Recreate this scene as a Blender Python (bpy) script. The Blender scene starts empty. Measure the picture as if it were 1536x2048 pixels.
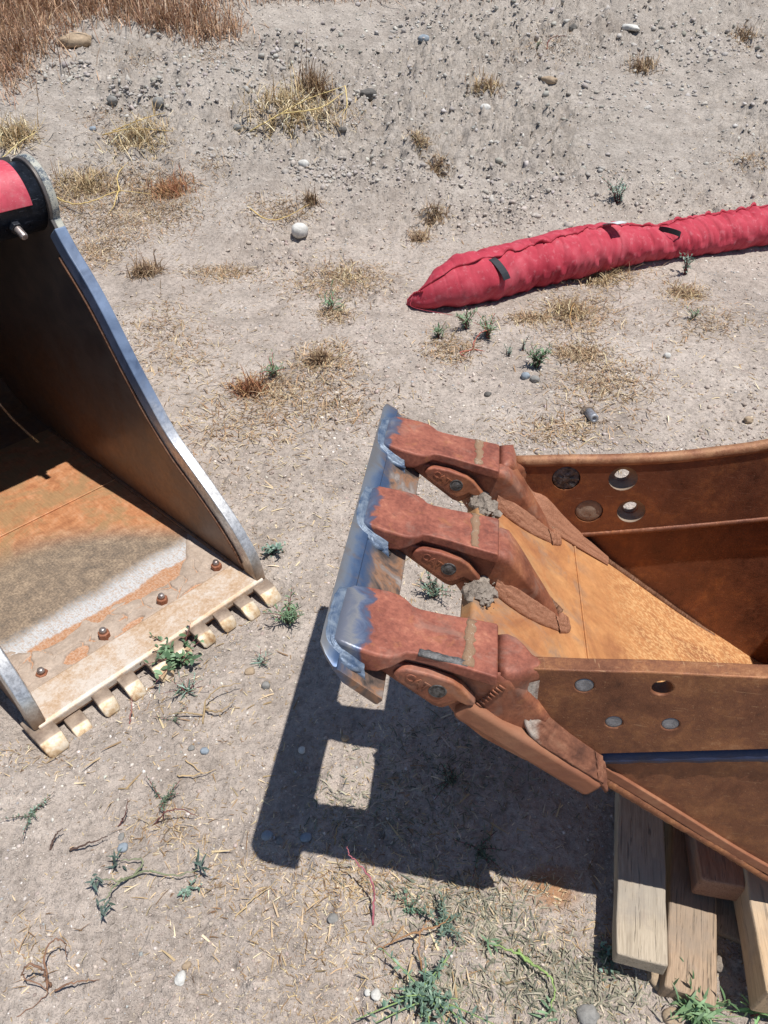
import bpy, bmesh, math, random
import numpy as np
from mathutils import Vector, Matrix
random.seed(7); RNG = np.random.default_rng(11)
scene = bpy.context.scene
COL = scene.collection
R = math.radians

# ---------------------------------------------------------------- camera, sky, sun, exposure
CAM_H, PITCH, FPX = 1.55, 39.0, 1500.0          # eye height, downward pitch, focal length in photo pixels (1536x2048)
cd = bpy.data.cameras.new('camera'); cam = bpy.data.objects.new('camera', cd); COL.objects.link(cam)
cd.sensor_fit = 'VERTICAL'; cd.sensor_height = 24; cd.lens = FPX/2048*24; cd.clip_start = .02; cd.clip_end = 400
cam.location = (0, 0, CAM_H); cam.rotation_euler = (R(90-PITCH), 0, 0); scene.camera = cam
SUN = Vector((.246, -.128, .960)).normalized()
world = bpy.data.worlds.new('World'); scene.world = world; world.use_nodes = True
wn = world.node_tree; bg = wn.nodes['Background']; sky = wn.nodes.new('ShaderNodeTexSky')
sky.sky_type = 'NISHITA'; sky.sun_disc = False; sky.sun_elevation = math.asin(SUN.z); sky.sun_rotation = math.atan2(SUN.x, SUN.y)
sky.altitude = 800; sky.dust_density = .4; sky.ozone_density = 2.0
wn.links.new(sky.outputs[0], bg.inputs[0]); bg.inputs[1].default_value = .085
sl = bpy.data.lights.new('sun', 'SUN'); sl.energy = 4.6; sl.angle = R(.53); sl.color = (1, .975, .935)
so = bpy.data.objects.new('sun', sl); COL.objects.link(so); so.rotation_euler = SUN.to_track_quat('Z', 'Y').to_euler()
vs = scene.view_settings; vs.view_transform = 'Standard'; vs.look = 'None'; vs.gamma = 1; vs.exposure = 0.32; vs.use_curve_mapping = False

# ---------------------------------------------------------------- small helpers
def C(h, k=1.0):
    v = [int(h[i:i+2], 16)/255 for i in (0, 2, 4)]
    return tuple(k*(x/12.92 if x <= .04045 else ((x+.055)/1.055)**2.4) for x in v)
def tag(o, label=None, cat=None, group=None, kind=None):
    if label: o['label'] = label
    if cat: o['category'] = cat
    if group: o['group'] = group
    if kind: o['kind'] = kind
    return o
def link(o, parent=None, loc=None):
    COL.objects.link(o)
    if parent: o.parent = parent
    if loc is not None: o.location = loc
    return o
def empty(name, m=None):
    o = bpy.data.objects.new(name, None); o.empty_display_size = .1; COL.objects.link(o)
    if m is not None: o.matrix_world = m
    return o
def mesh(name, V, F, mat, parent=None, loc=None, smooth=False, bevel=0, seg=2, sub=0, cols=None):
    me = bpy.data.meshes.new(name); me.from_pydata([tuple(map(float, v)) for v in V], [], F); me.update()
    return finish(name, me, mat, parent, loc, smooth, bevel, seg, sub)
def finish(name, me, mat, parent=None, loc=None, smooth=False, bevel=0, seg=2, sub=0):
    bm = bmesh.new(); bm.from_mesh(me); bmesh.ops.recalc_face_normals(bm, faces=bm.faces); bm.to_mesh(me); bm.free()
    if smooth or bevel: me.polygons.foreach_set('use_smooth', [True]*len(me.polygons))
    if mat: me.materials.append(mat)
    o = link(bpy.data.objects.new(name, me), parent, loc)
    if bevel:
        b = o.modifiers.new('bevel', 'BEVEL'); b.width = bevel; b.segments = seg; b.limit_method = 'ANGLE'; b.angle_limit = R(32); b.harden_normals = True
    if smooth and name in ('tooth', 'adapter', 'lower_leg', 'corner_casting'):
        wm = o.modifiers.new('wn', 'WEIGHTED_NORMAL'); wm.weight = 80
    if sub:
        s = o.modifiers.new('sub', 'SUBSURF'); s.levels = sub; s.render_levels = sub
    return o
def bulk(name, V, F, cols=None, mat=None, smooth=False, parent=None, loc=None):
    """V (n,k,3) copies of one small shape with faces F (m,j): one mesh, one colour for each copy"""
    n, k, _ = V.shape; F = np.asarray(F); m, j = F.shape
    me = bpy.data.meshes.new(name)
    me.vertices.add(n*k); me.vertices.foreach_set('co', V.astype(np.float32).ravel())
    idx = (F[None]+(np.arange(n)*k)[:, None, None]).astype(np.int32)
    me.loops.add(n*m*j); me.loops.foreach_set('vertex_index', idx.ravel())
    me.polygons.add(n*m); me.polygons.foreach_set('loop_start', np.arange(n*m, dtype=np.int32)*j)
    if smooth: me.polygons.foreach_set('use_smooth', np.ones(n*m, bool))
    if cols is not None:
        a = me.color_attributes.new('tint', 'FLOAT_COLOR', 'POINT')
        cc = np.ones((n, k, 4), np.float32); cc[:, :, :3] = cols[:, None, :]; a.data.foreach_set('color', cc.ravel())
    me.update(calc_edges=True)
    if mat: me.materials.append(mat)
    return link(bpy.data.objects.new(name, me), parent, loc)

# value noise on a table
TAB = np.random.default_rng(3).random((256, 256)).astype(np.float32)
def vn(x, y, s=0):
    x = np.asarray(x, float)+s*17.3; y = np.asarray(y, float)+s*9.7
    i = np.floor(x).astype(int); j = np.floor(y).astype(int); u = x-i; v = y-j
    u = u*u*u*(u*(u*6-15)+10); v = v*v*v*(v*(v*6-15)+10)
    a = TAB[i & 255, j & 255]; b = TAB[(i+1) & 255, j & 255]; c = TAB[i & 255, (j+1) & 255]; d = TAB[(i+1) & 255, (j+1) & 255]
    return (a*(1-u)+b*u)*(1-v)+(c*(1-u)+d*u)*v-.5
def fbm(x, y, s=0, o=4):
    t = 0; a = 1.
    for k in range(o): t = t+a*vn(x*2**k, y*2**k, s+k*3); a *= .5
    return t
def sstep(a, b, x):
    t = np.clip((x-a)/(b-a), 0, 1); return t*t*(3-2*t)

# ---------------------------------------------------------------- terrain height and photo-ray helper
LA = np.array([-.821, 1.056]); AX = np.array([.679, .735]); BX = np.array([-.735, .679]); LBW = .697   # grey bucket frame on the ground
def bank(x, y):
    s = y-(4.55+.12*x); h = .27*(s+np.sqrt(s*s+.35))/2
    return np.where(h > 1.4, 1.4+.25*(1-np.exp(-(h-1.4)/.25)), h)
def lowh(x, y):
    x = np.asarray(x, float); y = np.asarray(y, float)
    h = bank(x, y)
    far = sstep(2.2, 5., y)
    h = h+fbm(x*.8+3, y*.8, 1, 2)*(.012+.09*far)+fbm(x*3.1, y*3.1, 5, 2)*(.008+.05*far)
    return h
def rough(x, y):          # where the soil is broken into clods
    m = fbm(x*.9+7, y*1.1+2, 21, 3)
    return np.clip(.22+2.0*m+.45*sstep(4.2, 5.6, y), 0.04, 1.15)
def height(x, y):
    x = np.asarray(x, float); y = np.asarray(y, float)
    h = lowh(x, y); r = rough(x, y); far = sstep(3., 6., y)
    c = np.abs(fbm(x*9, y*9, 8, 3)); c2 = np.abs(fbm(x*26, y*26, 12, 2))
    h = h+r*(.034+.085*far)*(c-.2)+r*(.022+.050*far)*(c2-.2)+(.004+.004*far)*fbm(x*34, y*34, 15, 3)+.0035*fbm(x*95, y*95, 30, 2)
    q = np.stack([x-LA[0], y-LA[1]], -1); a = q@AX; b = q@BX
    ins = sstep(-.06, .0, a)*sstep(LBW+.06, LBW, a)*sstep(-.16, -.06, b)*sstep(2.0, 1.8, b)
    h = h*(1-ins)+ins*np.minimum(h, -.012)
    return h
_c, _s = math.cos(R(PITCH)), math.sin(R(PITCH))
def ray(px, py):
    u = (px-768)/FPX; v = (py-1024)/FPX
    return np.array([u, _c-v*_s, -_s-v*_c])
def G(px, py, up=0.0):
    """the point of the ground that stands at this place of the photograph"""
    d = ray(px, py); lo, hi = .3, 60.
    for _ in range(50):
        m = (lo+hi)/2; p = d*m
        if CAM_H+p[2]-float(height(p[0], p[1]))-up > 0: lo = m
        else: hi = m
    return np.array([d[0]*lo, d[1]*lo, CAM_H+d[2]*lo])
def Gz(px, py, z):
    d = ray(px, py); t = (z-CAM_H)/d[2]; return np.array([d[0]*t, d[1]*t, z])
def ppm(p):               # photo pixels for each metre at a point
    return FPX/(p[1]*_c+(CAM_H-p[2])*_s)

# ---------------------------------------------------------------- material kit
class MK:
    def __init__(s, name):
        s.m = bpy.data.materials.new(name); s.m.use_nodes = True; s.nt = s.m.node_tree; s.b = s.nt.nodes['Principled BSDF']
        s.co = None
    def n(s, t, **k):
        nd = s.nt.nodes.new('ShaderNode'+t)
        for a, v in k.items(): setattr(nd, a, v)
        return nd
    def l(s, a, b): s.nt.links.new(a, b)
    def coord(s):
        if s.co is None: s.co = s.n('TexCoord').outputs['Object']
        return s.co
    def setin(s, nd, i, v):
        if hasattr(v, 'node'): s.l(v, nd.inputs[i])
        elif isinstance(v, tuple) and len(v) == 3 and nd.inputs[i].type == 'RGBA': nd.inputs[i].default_value = (*v, 1)
        else: nd.inputs[i].default_value = v
    def noise(s, scale, detail=5, rough=.6, dist=0, vec=None, sc3=None):
        nd = s.n('TexNoise'); nd.inputs['Scale'].default_value = scale; nd.inputs['Detail'].default_value = detail
        nd.inputs['Roughness'].default_value = rough; nd.inputs['Distortion'].default_value = dist
        v = vec or s.coord()
        if sc3: mp = s.n('Mapping'); mp.inputs['Scale'].default_value = sc3[:3]; s.l(v, mp.inputs[0]); v = mp.outputs[0]; 
        if sc3 and len(sc3) > 3: mp.inputs['Rotation'].default_value = sc3[3:]
        s.l(v, nd.inputs['Vector']); return nd.outputs['Fac']
    def voro(s, scale, feat='F1', out='Distance', vec=None):
        nd = s.n('TexVoronoi', feature=feat); nd.inputs['Scale'].default_value = scale; s.l(vec or s.coord(), nd.inputs['Vector']); return nd.outputs[out]
    def ramp(s, fac, stops, interp='LINEAR'):
        nd = s.n('ValToRGB'); cr = nd.color_ramp; cr.interpolation = interp
        while len(cr.elements) < len(stops): cr.elements.new(.5)
        for e, (p, c) in zip(cr.elements, stops): e.position = p; e.color = (*c, 1) if isinstance(c, tuple) else (c, c, c, 1)
        s.l(fac, nd.inputs[0]); return nd.outputs[0]
    def mix(s, f, a, b, mode='MIX'):
        nd = s.n('Mix', data_type='RGBA', blend_type=mode)
        for i, v in ((0, f), (6, a), (7, b)): s.setin(nd, i, v)
        return nd.outputs[2]
    def math(s, op, a, b=0., c=None, clamp=False):
        nd = s.n('Math', operation=op, use_clamp=clamp)
        s.setin(nd, 0, a); s.setin(nd, 1, b)
        if c is not None: s.setin(nd, 2, c)
        return nd.outputs[0]
    def step(s, v, a, b):      # smooth 0..1 from a to b
        nd = s.n('MapRange', interpolation_type='SMOOTHSTEP'); s.setin(nd, 0, v)
        if a < b: nd.inputs[1].default_value, nd.inputs[2].default_value = a, b
        else: nd.inputs[1].default_value, nd.inputs[2].default_value, nd.inputs[3].default_value, nd.inputs[4].default_value = b, a, 1, 0
        return nd.outputs[0]
    def xyz(s):
        nd = s.n('SeparateXYZ'); s.l(s.coord(), nd.inputs[0]); return nd.outputs
    def bump(s, h, st=.3, d=.002):
        nd = s.n('Bump'); nd.inputs['Strength'].default_value = st; nd.inputs['Distance'].default_value = d; s.l(h, nd.inputs['Height'])
        prev = s.b.inputs['Normal'].links
        if prev: s.l(prev[0].from_socket, nd.inputs['Normal'])
        s.l(nd.outputs[0], s.b.inputs['Normal'])
    def out(s, col, rough=.7, metal=0., spec=None):
        s.setin(s.b, 'Base Color', col); s.setin(s.b, 'Roughness', rough); s.setin(s.b, 'Metallic', metal)
        if spec is not None: s.b.inputs['Specular IOR Level'].default_value = spec
        return s.m

def rust(name, stops, scale=9, rough=.75, metal=.15, grain=1.0, scratch=None, dust=None, bumpd=.0012):
    k = MK(name); n1 = k.noise(scale, 7, .62, .6); n2 = k.noise(scale*9, 5, .7); n3 = k.noise(scale*45, 3, .6)
    f = k.math('ADD', k.math('MULTIPLY', n1, .62), k.math('ADD', k.math('MULTIPLY', n2, .28*grain), k.math('MULTIPLY', n3, .16*grain)))
    col = k.ramp(f, stops)
    if scratch:
        sc = k.noise(26, 3, .5, .3, sc3=(1, 14, 14, .3, .5, .9)); m = k.step(sc, .66, .72)
        sc2 = k.noise(22, 2, .5, .2, sc3=(12, 1, 12, .7, .2, -.5)); m2 = k.step(sc2, .67, .73)
        col = k.mix(k.math('MULTIPLY', k.math('MAXIMUM', m, m2), .55), col, scratch)
    if scratch:
        sv = k.noise(15, 6, .65, .8, sc3=(1.4, 1.4, .8)); col = k.mix(.45, col, k.ramp(sv, [(.36, (.62, .6, .58)), (.55, (1, 1, 1)), (.7, (1.25, 1.2, 1.1))]), 'MULTIPLY')
    if dust:
        dm = k.step(k.noise(scale*2.2, 6, .7, .4), .5, .72); col = k.mix(k.math('MULTIPLY', dm, .45), col, dust)
    k.bump(k.math('ADD', k.math('MULTIPLY', n2, 1.), k.math('MULTIPLY', n3, .5)), .55, bumpd)
    rr = k.ramp(n2, [(.3, rough-.14), (.7, min(1, rough+.12))])
    return k.out(col, rr, metal, .4)

MAT = {}
# ---- ground
k = MK('dry_soil')
n1 = k.noise(1.1, 5, .6, .5); n2 = k.noise(7, 6, .65, .3); n3 = k.noise(60, 5, .7); n4 = k.noise(320, 3, .7)
x, y, z = k.xyz()
base = k.ramp(n1, [(.32, C('a3978d')), (.5, C('bbaea3')), (.66, C('c9bdb2'))])
det = k.ramp(n2, [(.34, C('948a81')), (.52, C('bbafa5')), (.7, C('cdc2b8'))])
col = k.mix(.45, base, det)
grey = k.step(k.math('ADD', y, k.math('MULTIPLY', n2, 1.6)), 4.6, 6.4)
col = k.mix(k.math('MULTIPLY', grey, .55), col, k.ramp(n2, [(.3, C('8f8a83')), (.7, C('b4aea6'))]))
col = k.mix(.75, col, k.ramp(n3, [(.32, (.50, .49, .48)), (.52, (.97, .97, .97)), (.72, (1.2, 1.18, 1.15))]), 'MULTIPLY')
col = k.mix(.7, col, k.ramp(n4, [(.3, (.72, .71, .7)), (.6, (1.04, 1.04, 1.04)), (.78, (1.22, 1.2, 1.17))]), 'MULTIPLY')
# rust flakes washed onto the soil by the boards
dx = k.math('SUBTRACT', x, .335); dy = k.math('SUBTRACT', y, .70)
rr = k.math('SQRT', k.math('ADD', k.math('POWER', dx, 2), k.math('POWER', k.math('MULTIPLY', dy, 1.5), 2)))
st = k.step(k.math('ADD', rr, k.math('MULTIPLY', k.math('SUBTRACT', n2, .5), .22)), .10, .03)
col = k.mix(k.math('MULTIPLY', st, .85), col, C('a97c56'))
n5 = k.noise(22, 4, .6, .4); col = k.mix(k.math('MULTIPLY', k.step(k.noise(3.4, 6, .68, .8), .50, .64), .32), col, C('8b7f75')); k.bump(n5, .9, .026); k.bump(n3, .9, .009); k.bump(n4, .8, .003)
col = k.mix(1., col, (.955, .942, .925), 'MULTIPLY')
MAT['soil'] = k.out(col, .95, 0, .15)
def tinted(name, rough=.9, bump=0, scale=80, trans=0, spec=.25):
    k = MK(name); a = k.n('Attribute'); a.attribute_name = 'tint'
    n = k.noise(scale, 4, .65); col = k.mix(.5, a.outputs['Color'], k.ramp(n, [(.3, (.7, .7, .7)), (.7, (1.2, 1.2, 1.2))]), 'MULTIPLY')
    if bump: k.bump(n, .6, bump)
    m = k.out(col, rough, 0, spec)
    if trans:
        tr = k.n('BsdfTranslucent'); k.l(col, tr.inputs[0]); mx = k.n('MixShader'); mx.inputs[0].default_value = trans
        o = k.nt.nodes['Material Output']; k.l(k.b.outputs[0], mx.inputs[1]); k.l(tr.outputs[0], mx.inputs[2]); k.l(mx.outputs[0], o.inputs[0])
    return m
MAT['gravel'] = tinted('gravel_stone', .85, .0015, 120)
MAT['straw'] = tinted('straw', .8, 0, 60, .15)
MAT['leaf'] = tinted('weed_leaf', .55, 0, 90, .22, .35)
def stone(name, a, b, sc=30, bump=.004):
    k = MK(name); n = k.noise(sc, 6, .65, .3); n2 = k.noise(sc*7, 4, .7); col = k.ramp(n, [(.3, a), (.7, b)])
    col = k.mix(.7, col, k.ramp(n2, [(.3, (.7, .7, .7)), (.65, (1.12, 1.12, 1.1))]), 'MULTIPLY')
    k.bump(n, .6, bump); k.bump(n2, .5, bump*.3); return k.out(col, .85, 0, .3)
MAT['st_white'] = stone('pale_stone', C('b3b0aa'), C('d6d3cc')); MAT['st_grey'] = stone('grey_stone', C('6d6b68'), C('9a9792'))
MAT['st_blue'] = stone('blue_grey_stone', C('737c86'), C('9ea7ae')); MAT['st_tan'] = stone('tan_stone', C('8d7b66'), C('b39d84'))
MAT['st_dark'] = stone('dark_stone', C('4a4744'), C('77726c')); MAT['mud'] = stone('dry_mud', C('6f655c'), C('9b8f83'), 40, .008)
# ---- steel
MAT['side'] = rust('rusted_side_steel', [(.34, C('482c20')), (.44, C('6e442e')), (.52, C('7d5037')), (.60, C('92613f')), (.69, C('ad7f5c'))], 11, .62, .25, 1, C('b08a66'), None)
MAT['rim'] = rust('sunlit_rim_steel', [(.34, C('573626')), (.45, C('784c34')), (.54, C('8a5c40')), (.64, C('a37756'))], 12, .6, .2, 1.2, C('ab8868'))  # side rust made lighter, painting the sunlit highlight into the rim
MAT['inner'] = rust('rusted_inner_steel', [(.34, C('45291d')), (.45, C('6c4230')), (.54, C('784a33')), (.62, C('8f5a38')), (.72, C('a87046'))], 8, .55, .3, 1, C('96705a'), None)
k = MK('orange_rust_floor')
n1 = k.noise(6, 7, .62, .8); n2 = k.noise(55, 5, .7); n3 = k.noise(95, 4, .65, .3, sc3=(1, 1.5, 1, 0, 0, .5)); x, y, z = k.xyz()
col = k.ramp(n1, [(.3, C('935f3f')), (.48, C('b17a4d')), (.62, C('c08a59')), (.78, C('ad845c'))])
fl = k.step(k.math('ADD', x, k.math('MULTIPLY', n1, .12)), .52, .66)
col = k.mix(k.math('MULTIPLY', k.math('MULTIPLY', fl, k.step(n3, .45, .60)), .75), col, C('d6ab78'))
dk = k.math('MULTIPLY', k.step(k.math('ADD', x, k.math('MULTIPLY', n1, .1)), .46, .38), k.step(n1, .42, .62))
col = k.mix(k.math('MULTIPLY', dk, .75), col, C('9a7a58'))
gz = k.math('MULTIPLY', k.step(k.noise(11, 5, .6, .8), .46, .64), k.step(x, .5, .38)); col = k.mix(k.math('MULTIPLY', gz, .75), col, C('8a7260'))
col = k.mix(.55, col, k.ramp(n2, [(.3, (.7, .68, .66)), (.65, (1.1, 1.1, 1.1))]), 'MULTIPLY')
k.bump(n2, .5, .0015); k.bump(n3, .4, .0015)
nb = k.step(k.math('ADD', y, k.math('MULTIPLY', n1, .02)), .115, .095); col = k.mix(k.math('MULTIPLY', nb, .9), col, k.ramp(n1, [(.3, C('6a4030')), (.55, C('875640')), (.75, C('a07458'))]))
MAT['floor'] = k.out(col, .78, .1, .35)
# cast teeth: red-brown with a heat-blued tip
k = MK('cast_tooth_steel'); x, y, z = k.xyz()
n1 = k.noise(16, 6, .6, .5); n2 = k.noise(120, 4, .7); n3 = k.noise(20, 5, .6, 1.0)
col = k.ramp(k.math('ADD', k.math('MULTIPLY', n1, .7), k.math('MULTIPLY', n2, .3)), [(.3, C('65372b')), (.45, C('844b3b')), (.57, C('975a47')), (.70, C('ae745a'))])
low = k.step(z, -.045, -.085); col = k.mix(k.math('MULTIPLY', low, .65), col, k.ramp(n1, [(.3, C('5f3826')), (.5, C('87553a')), (.7, C('a87048'))]))
scr = k.step(k.noise(24, 4, .5, .5, sc3=(3, 7, 7, .4, .3, .8)), .63, .72); col = k.mix(k.math('MULTIPLY', scr, .16), col, C('b98f7e'))
n6 = k.noise(34, 6, .7, .5); col = k.mix(k.math('MULTIPLY', k.step(n6, .55, .68), .45), col, C('9d6640')); col = k.mix(k.math('MULTIPLY', k.step(k.noise(52, 5, .7, .3), .58, .70), .4), col, C('54322a'))
col = k.mix(.55, col, k.ramp(n2, [(.3, (.72, .7, .7)), (.65, (1.15, 1.15, 1.15))]), 'MULTIPLY')
hx = k.math('ADD', x, k.math('MULTIPLY', k.math('SUBTRACT', n3, .5), .075)); hx = k.math('SUBTRACT', hx, k.math('MULTIPLY', k.step(y, .17, .12), .026))
heat = k.step(hx, .040, .032); col = k.mix(k.math('MULTIPLY', heat, .92), col, k.ramp(hx, [(.0, C('767d88')), (.012, C('8d8f90')), (.020, C('6c7a90')), (.027, C('56677f')), (.033, C('68606e')), (.041, C('7c4f4a'))]))
gr = k.step(k.noise(13, 6, .65, .8), .52, .66); col = k.mix(k.math('MULTIPLY', gr, .3), col, C('8f7a6c'))
k.bump(n1, .35, .003); k.bump(n6, .25, .0015); k.bump(n2, .5, .0009)
MAT['tooth'] = k.out(col, k.math('SUBTRACT', .62, k.math('MULTIPLY', heat, .2)), k.math('ADD', .12, k.math('MULTIPLY', heat, .38)), .4)
# blade: heat-blued leading strip, rusty back
k = MK('weld_blued_blade_steel'); x, y, z = k.xyz()
n1 = k.noise(13, 6, .6, .7); n2 = k.noise(75, 5, .7); n3 = k.noise(10, 3, .5, .6, sc3=(1, .5, 1))
n3 = k.noise(18, 5, .6, .8, sc3=(1, .6, 1)); hx = k.math('ADD', x, k.math('MULTIPLY', k.math('SUBTRACT', n3, .5), .05))
strip = k.ramp(hx, [(.0, C('737170')), (.010, C('777c83')), (.018, C('5f6f86')), (.027, C('435877')), (.036, C('505d74')), (.05, C('696b6e'))])
strip = k.mix(k.step(n1, .5, .68), strip, C('77695f'))
back = k.ramp(n1, [(.40, C('37322f')), (.47, C('66554b')), (.53, C('8f6a50')), (.58, C('7f7168')), (.66, C('9c9189'))])
back = k.mix(k.math('MULTIPLY', k.step(n2, .56, .66), .5), back, C('4a3a30'))
bm_ = k.step(hx, .033, .05); col = k.mix(bm_, strip, back)
k.bump(n2, .35, .0008)
MAT['blade'] = k.out(col, k.math('ADD', .48, k.math('MULTIPLY', bm_, .15)), k.math('SUBTRACT', .5, k.math('MULTIPLY', bm_, .3)), .5)
def metal(name, c1, c2, rough=.4, met=.9, sc=40, b=.0008):
    k = MK(name); n = k.noise(sc, 5, .65, .4); n2 = k.noise(sc*6, 3, .6); k.bump(n2, .4, b)
    return k.out(k.ramp(n, [(.35, c1), (.65, c2)]), k.ramp(n, [(.3, rough-.08), (.7, rough+.12)]), met, .5)
MAT['weld_blue'] = metal('blued_weld', C('44566f'), C('7d8792'), .5, .35, 45, .0015)
MAT['weld_rust'] = rust('rusted_weld', [(.3, C('4c3427')), (.48, C('6e4a35')), (.62, C('85614a')), (.75, C('917a68'))], 24, .66, .25, 1, None, C('8c7a6c'), .002)
k = MK('dusted_corner_weld'); n1 = k.noise(26, 6, .65, .6); n2 = k.noise(140, 4, .7); x, y, z = k.xyz()
col = k.ramp(n1, [(.32, C('523428')), (.5, C('764c39')), (.66, C('8f6750'))]); dm = k.step(k.math('ADD', k.math('MULTIPLY', n1, .5), k.math('MULTIPLY', k.step(x, .36, .30), .34)), .46, .62); col = k.mix(k.math('MULTIPLY', dm, .8), col, k.ramp(n2, [(.35, C('9d958a')), (.65, C('c4beb2'))]))
k.bump(n2, .6, .003); k.bump(n1, .4, .003); MAT['weld_corner'] = k.out(col, .8, .1, .3)
MAT['weld_lip'] = rust('lip_weld', [(.34, C('523226')), (.46, C('744834')), (.56, C('8a5a42')), (.68, C('a07056'))], 40, .6, .25, 1.8, None, None, .003)
MAT['weld_heel'] = rust('speckled_heel_weld', [(.40, C('86594a')), (.49, C('a08c7a')), (.57, C('c2b6a2')), (.68, C('93745a'))], 60, .7, .2, 2.0, None, None, .003)
MAT['weld_grey'] = rust('dusty_weld', [(.3, C('5c5149')), (.5, C('8b8176')), (.7, C('aaa196'))], 40, .85, .1, 1, None, C('b9b3a6'), .003)
MAT['plug'] = metal('torch_cut_plug', C('3c3835'), C('7c7a78'), .55, .5, 90, .004)
MAT['plug3'] = metal('dull_plug_steel', C('6e6f73'), C('9a9a9c'), .5, .45, 60, .002)
MAT['plug2'] = rust('cover_disc', [(.3, C('6b5a4c')), (.5, C('8c7a69')), (.7, C('a59685'))], 40, .7, .2)
MAT['navy'] = rust('navy_paint', [(.3, C('20263a')), (.5, C('2b3450')), (.66, C('333d58')), (.78, C('6a4a36'))], 14, .5, .1)
# ---- grey bucket
k = MK('worn_bucket_floor'); x, y, z = k.xyz()
n1 = k.noise(6, 6, .6, .7); n2 = k.noise(60, 5, .7); n3 = k.noise(28, 5, .65, .4); n4 = k.noise(160, 3, .7)
yb = k.math('ADD', y, k.math('MULTIPLY', k.math('SUBTRACT', n1, .5), .07)); yb = k.math('ADD', yb, k.math('MULTIPLY', k.math('SUBTRACT', n2, .5), .03))
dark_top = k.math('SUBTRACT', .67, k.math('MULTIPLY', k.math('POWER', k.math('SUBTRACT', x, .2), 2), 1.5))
orange = k.ramp(n3, [(.3, C('a06a48')), (.5, C('bb8159')), (.7, C('c89672'))])
beyond = k.mix(k.step(k.math('ADD', n1, k.math('MULTIPLY', n2, .25)), .56, .72), orange, C('a5815c'))
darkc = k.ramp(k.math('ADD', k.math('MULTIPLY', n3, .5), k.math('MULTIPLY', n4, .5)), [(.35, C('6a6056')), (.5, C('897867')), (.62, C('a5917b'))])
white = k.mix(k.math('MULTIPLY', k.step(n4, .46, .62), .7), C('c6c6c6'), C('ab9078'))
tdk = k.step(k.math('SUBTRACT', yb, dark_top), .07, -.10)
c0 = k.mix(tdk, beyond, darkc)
c0 = k.mix(k.step(yb, .34, .275), c0, white)
c0 = k.mix(k.step(yb, .245, .235), c0, k.mix(k.step(n4, .4, .6), C('b5835f'), C('bd9a80')))
c0 = k.mix(.4, c0, k.ramp(n4, [(.3, (.75, .75, .75)), (.7, (1.15, 1.15, 1.15))]), 'MULTIPLY')
n7 = k.noise(60, 4, .6, .2, sc3=(5, .35, 1)); c0 = k.mix(.5, c0, k.ramp(n7, [(.36, (.74, .72, .7)), (.52, (1, 1, 1)), (.68, (1.2, 1.18, 1.15))]), 'MULTIPLY')
k.bump(n2, .4, .001); k.bump(n4, .4, .0006)
MAT['bfloor'] = k.out(c0, .62, .25, .4)
k = MK('black_painted_side'); x, y, z = k.xyz()
n1 = k.noise(5, 6, .6, .8); n2 = k.noise(60, 5, .7); n3 = k.noise(9, 6, .6, 1.2, sc3=(1, 1, 1.6, .6, 0, 0))
pt = k.ramp(n1, [(.3, C('3e3c3e')), (.6, C('56504c')), (.8, C('6c5f56'))])
worn = k.ramp(n2, [(.3, C('6d4a35')), (.7, C('98704f'))])
m = k.step(k.math('ADD', k.math('SUBTRACT', k.math('MULTIPLY', y, .9), z), k.math('ADD', k.math('MULTIPLY', k.math('SUBTRACT', n1, .5), .35), k.math('MULTIPLY', k.math('SUBTRACT', n3, .5), .25))), .22, -.12)
low = k.step(k.math('ADD', z, k.math('MULTIPLY', n1, .4)), .85, .30)  # brown wear, carried higher up to brighten a wall that gets only bounce light
col = k.mix(k.math('MULTIPLY', low, .85), pt, worn)
col = k.mix(k.math('MULTIPLY', k.step(k.math('ADD', n3, k.math('MULTIPLY', n1, .5)), .62, .95), .45), col, C('6e625a'))
k.bump(n2, .3, .0008)
MAT['bside'] = k.out(col, k.ramp(n1, [(.3, .28), (.7, .48)]), .15, .5)
MAT['bblack'] = rust('scuffed_black_paint', [(.3, C('141519')), (.5, C('1f232b')), (.66, C('2c3340')), (.85, C('5a4a35'))], 9, .38, .1, .7, C('6e7480'))
k = MK('polished_edge_steel'); x, y, z = k.xyz(); n1 = k.noise(12, 5, .6, .6); n2 = k.noise(90, 3, .7)
blue = k.ramp(n1, [(.3, C('46546b')), (.7, C('7787a0'))]); bare = k.ramp(n2, [(.35, C('a9a7a5')), (.6, C('d8d6d2'))])
pol = k.step(k.math('ADD', z, k.math('MULTIPLY', n1, .2)), .62, .42); br = k.step(k.math('ADD', z, k.math('MULTIPLY', n1, .1)), .18, .08)
col = k.mix(br, k.mix(pol, blue, bare), k.ramp(n1, [(.3, C('6d5a4a')), (.7, C('a58c74'))])); k.bump(n2, .25, .0006)
MAT['bedge'] = k.out(col, .34, k.math('MULTIPLY', pol, .75), .5)
MAT['bflange'] = rust('chipped_flange_paint', [(.42, C('1d222b')), (.53, C('2e3745')), (.58, C('5a626a')), (.66, C('a8a69a'))], 30, .6, .1, 1.6)
MAT['lipplate'] = rust('yellowed_cutting_plate', [(.3, C('8a6a50')), (.46, C('ad8c6c')), (.58, C('c0a58a')), (.72, C('cdc0b2'))], 12, .6, .3, 1.5)
k = MK('worn_tongue_steel'); x, y, z = k.xyz(); n1 = k.noise(40, 5, .65); n2 = k.noise(200, 3, .6)
tip = k.step(k.math('ADD', y, k.math('MULTIPLY', k.math('SUBTRACT', n1, .5), .006)), -.033, -.038)
col = k.mix(tip, k.ramp(n1, [(.3, C('6e5c4e')), (.7, C('9d8b79'))]), k.ramp(n1, [(.3, C('8d6a48')), (.46, C('b49c7c')), (.62, C('cabda9')), (.75, C('a58c6e'))])); k.bump(n2, .4, .0008)
MAT['tongue'] = k.out(col, .55, .3, .4)
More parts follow.
